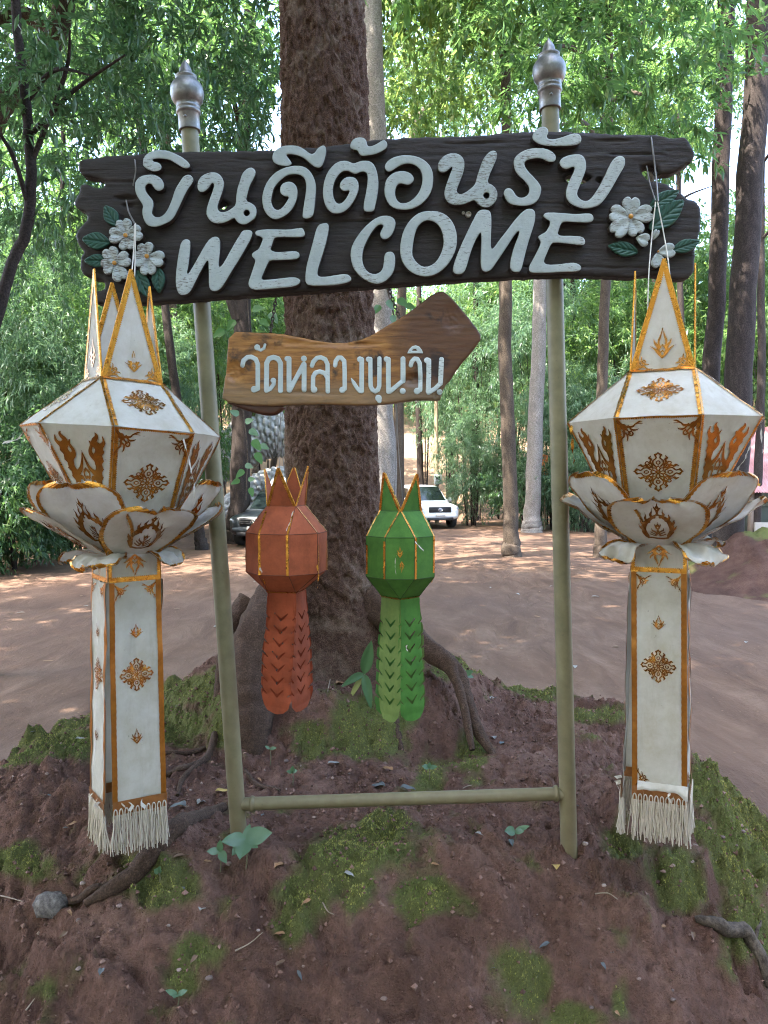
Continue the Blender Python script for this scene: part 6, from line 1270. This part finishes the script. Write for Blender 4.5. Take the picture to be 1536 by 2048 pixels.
groundroot([(170,1815),(235,1778),(300,1722),(350,1668),(400,1640),(448,1615)], [.012, .028, .036, .034, .03, .02], 'thick soil-caked root running from under the left lantern fringe')
groundroot([(140,1808),(190,1785),(215,1772)], [.012, .014, .01], 'pale stick-like root end beside the grey stone', lift=.8)
groundroot([(318,1512),(360,1508),(410,1500)], [.010, .010, .012], 'thin root crossing the moss right of the left tail'); groundroot([(320,1548),(370,1540),(412,1520),(430,1470)], [.010, .016, .018, .02], 'pale root curving down beside the left lantern tail'); groundroot([(355,1595),(365,1560),(395,1530)], [.008, .012, .012], 'short root hooking down next to the left fringe')
groundroot([(490,1545),(520,1570),(560,1585)], [.010, .010, .006], 'thin root left of the crossbar end behind the left post')
groundroot([(1390,1852),(1440,1862),(1490,1885),(1520,1925),(1545,1990)], [.010, .026, .026, .024, .02], 'bare brown root snaking over the right flank of the mound', bark_brown, lift=.9)
groundroot([(1505,1880),(1515,1860),(1522,1838)], [.008, .007, .004], 'thin side root rising from the bare brown root', bark_brown, lift=1.0)
def twig(pts, r, label, mat=None, group='thin twigs lying on the mound'):
    P = np.array([on_mound(*p) for p in pts]) + [0, 0, r * 1.3]; o0 = P[0].copy(); o = MB().tube(crv(P, 5) - o0, np.linspace(r, r * .5, len(crv(P, 5))), 5).build('twig', mat or plain('dry_twig', (.24, .18, .13), .8)); o.location = o0; tag(o, label, 'twig', group)
for pts, lab in [([(470,1905),(500,1890),(525,1882)],'thin pale twig in front of the crossbar, lower left'),([(645,1810),(655,1825),(668,1835)],'short twig below the yellow-green moss'),([(52,2030),(60,2015),(70,2005)],'pale straw at the bottom left'),([(0,1798),(20,1802),(45,1806)],'twig at the left edge above the stone'),([(655,1385),(665,1340),(672,1300)],'thin dry stem leaning behind the orange lantern tail'),([(1190,1790),(1215,1800),(1235,1806)],'thin twig below the right lantern fringe'),([(900,1600),(930,1580),(960,1570)],'twig beside the crossbar right half')]: twig(pts, .003, lab)
dry = [vein_leaf('dry_leaf_%d' % i, a, b, .55, .12) for i, (a, b) in enumerate([((.10, .055, .035), (.20, .12, .075)), ((.20, .10, .05), (.33, .18, .09)), ((.16, .15, .14), (.30, .29, .27)), ((.055, .06, .065), (.12, .13, .135)), ((.34, .22, .06), (.48, .34, .12))])]
def fallen(px, py, L, W, a, k, label=None, group=None, curl=.2, tilt=.2, lift=.004):
    b = on_mound(px, py); m = MB(); leaf_blade(m, (0, 0, 0), (math.cos(a), math.sin(a), tilt), L, W, tilt + curl * .5, fold=.35, wave=.10); o = m.build('fallen_leaf', dry[k]); o.location = b + [0, 0, lift]; tag(o, label or 'small dry leaf lying on the red soil of the mound', 'leaf', group or 'dry leaves scattered on the mound')
fallen(372, 1618, .085, .045, 2.9, 3, 'dark curled leaf touching the left lantern fringe', curl=.5, tilt=.3); fallen(395, 1612, .07, .035, .8, 2, 'grey upright curled leaf right of the left fringe', tilt=.7); fallen(345, 1722, .085, .018, .5, 0, 'slim half-green leaf lying below the left fringe'); fallen(548, 1742, .06, .026, .9, 1, 'rust brown leaf right of the left post foot', tilt=.5)
fallen(1113, 1745, .11, .030, 1.55, 4, 'long yellow dead leaf standing against the right post foot', tilt=1.8, lift=.01); fallen(770, 1575, .075, .04, 2.9, 3, 'dark folded leaf on the soil above the crossbar middle', curl=.5); fallen(800, 1578, .07, .035, -.2, 3, 'second dark leaf beside the folded one above crossbar'); fallen(785, 1545, .065, .03, 2.4, 1, 'orange-brown leaf in front of the small hanging root'); fallen(672, 1370, .06, .04, .5, 1, 'pale brown leaf below the trunk behind the palm seedling')
fallen(655, 1530, .06, .024, .3, 2, 'grey curled leaf on the soil face under orange lantern'); fallen(983, 1400, .05, .045, 1.1, 2, 'round pale leaf on the mound top right of the root'); fallen(990, 1480, .055, .03, 1.9, 2, 'white upturned leaf at the tip of the right root', tilt=.6); fallen(1000, 1490, .05, .03, .6, 3, 'blue-grey leaf beside the white upturned one'); fallen(950, 1668, .06, .016, -.5, 2, 'narrow grey-green leaf below the right half of the crossbar'); fallen(182, 1812, .065, .04, .9, 2, 'pale leaf right of the grey stone'); fallen(400, 1832, .035, .024, 1.0, 2, 'tiny white leaf on the lower left slope', tilt=.6); fallen(430, 1585, .07, .03, .1, 4, 'tan leaf just left of the left post'); fallen(150, 1480, .045, .024, .3, 2, 'pale leaf on the mossy left rim'); fallen(350, 1415, .055, .03, .1, 2, 'green-grey leaf on the moss right of left tail')
g = np.random.default_rng(77)
for i in range(46):
    px, py = g.uniform(20, 1500), g.uniform(1420, 2030); fallen(px, py, g.uniform(.018, .045), g.uniform(.010, .02), g.uniform(0, 6.28), int(g.integers(0, 4)), None, None, .3, g.uniform(0, .4))
pm = [plain('pebble_%d' % i, c, .8, 0, .2, 40) for i, c in enumerate([(.20, .13, .105), (.13, .09, .078), (.26, .19, .16)])]
for i in range(36):
    px, py = g.uniform(10, 1520), g.uniform(1500, 2040); rock(px, py, g.uniform(.005, .013), 'small pebble half sunk in the red mound soil', pm[i % 3], 'pebble', 'pebbles in the mound soil', (1, .8, .6), 10, i * 1.7, 'pebble')
# leaf litter on the packed yard
for i in range(60):
    x, y = g.uniform(-8, 9), g.uniform(6.5, 24); z = float(G(x, y)); m = MB(); leaf_blade(m, (0, 0, 0), (math.cos(i), math.sin(i), .12), g.uniform(.07, .16), g.uniform(.03, .07), .15, n=6, fold=.3); o = m.build('fallen_leaf', dry[i % 3]); o.location = (x, y, z + .012); tag(o, 'dry leaf lying flat on the packed earth yard', 'leaf', 'dry leaves on the yard')
# climbing plant with broad leaves on the dark trunk, and a young one under the board
def vine(name, path, Y, leaves, label, parent=None):
    b = at(*path[0], Y); r = empty(name, tuple(b), 0, label, 'plant'); MB().tube(crv(np.array([at(*p, Y) - b for p in path]), 6), .012, 6).build('stem', bark_brown, r)
    vm = vein_leaf('vine_leaf_' + name, (.035, .10, .030), (.075, .17, .05)); vp = vein_leaf('vine_leaf_pale_' + name, (.06, .13, .075), (.12, .20, .12))
    for i, (px, py, L, a) in enumerate(leaves):
        p = at(px, py, Y - .3 + g.uniform(-.2, .2)) - b; m = MB(); leaf_blade(m, p, (math.cos(a), -.35, math.sin(a)), L, L * .62, .12, up=(0, -1, .35), fold=.12, shape=.8); m.build('leaf', vp if i % 4 == 0 else vm, r)
vine('climbing_vine', [(492,1000),(495,900),(486,800),(500,700),(495,600)], 14, [(498,860,.22,-.4),(505,880,.26,-.8),(490,845,.2,.4),(512,905,.24,-1.0),(520,890,.2,-.3),(488,940,.2,-2.4),(480,960,.18,-2.8),(500,975,.18,-1.2),(478,830,.2,2.6),(500,700,.2,.5),(485,690,.22,2.4),(520,640,.22,-.5),(540,625,.26,-.9),(470,640,.24,-2.2),(450,660,.26,-2.6),(505,620,.24,.2),(490,930,.18,-.2),(496,960,.16,.3)], 'broad-leaved climber hanging between the left post and big trunk')
vine('climbing_vine', [(800,700),(790,640),(780,600),(770,560)], 9.5, [(775,600,.15,-1.0),(795,598,.17,-.6),(760,610,.15,-2.2),(810,610,.15,-.3),(785,630,.13,-1.4),(770,575,.13,.4)], 'pale-leaved climber below the board right of the big trunk')
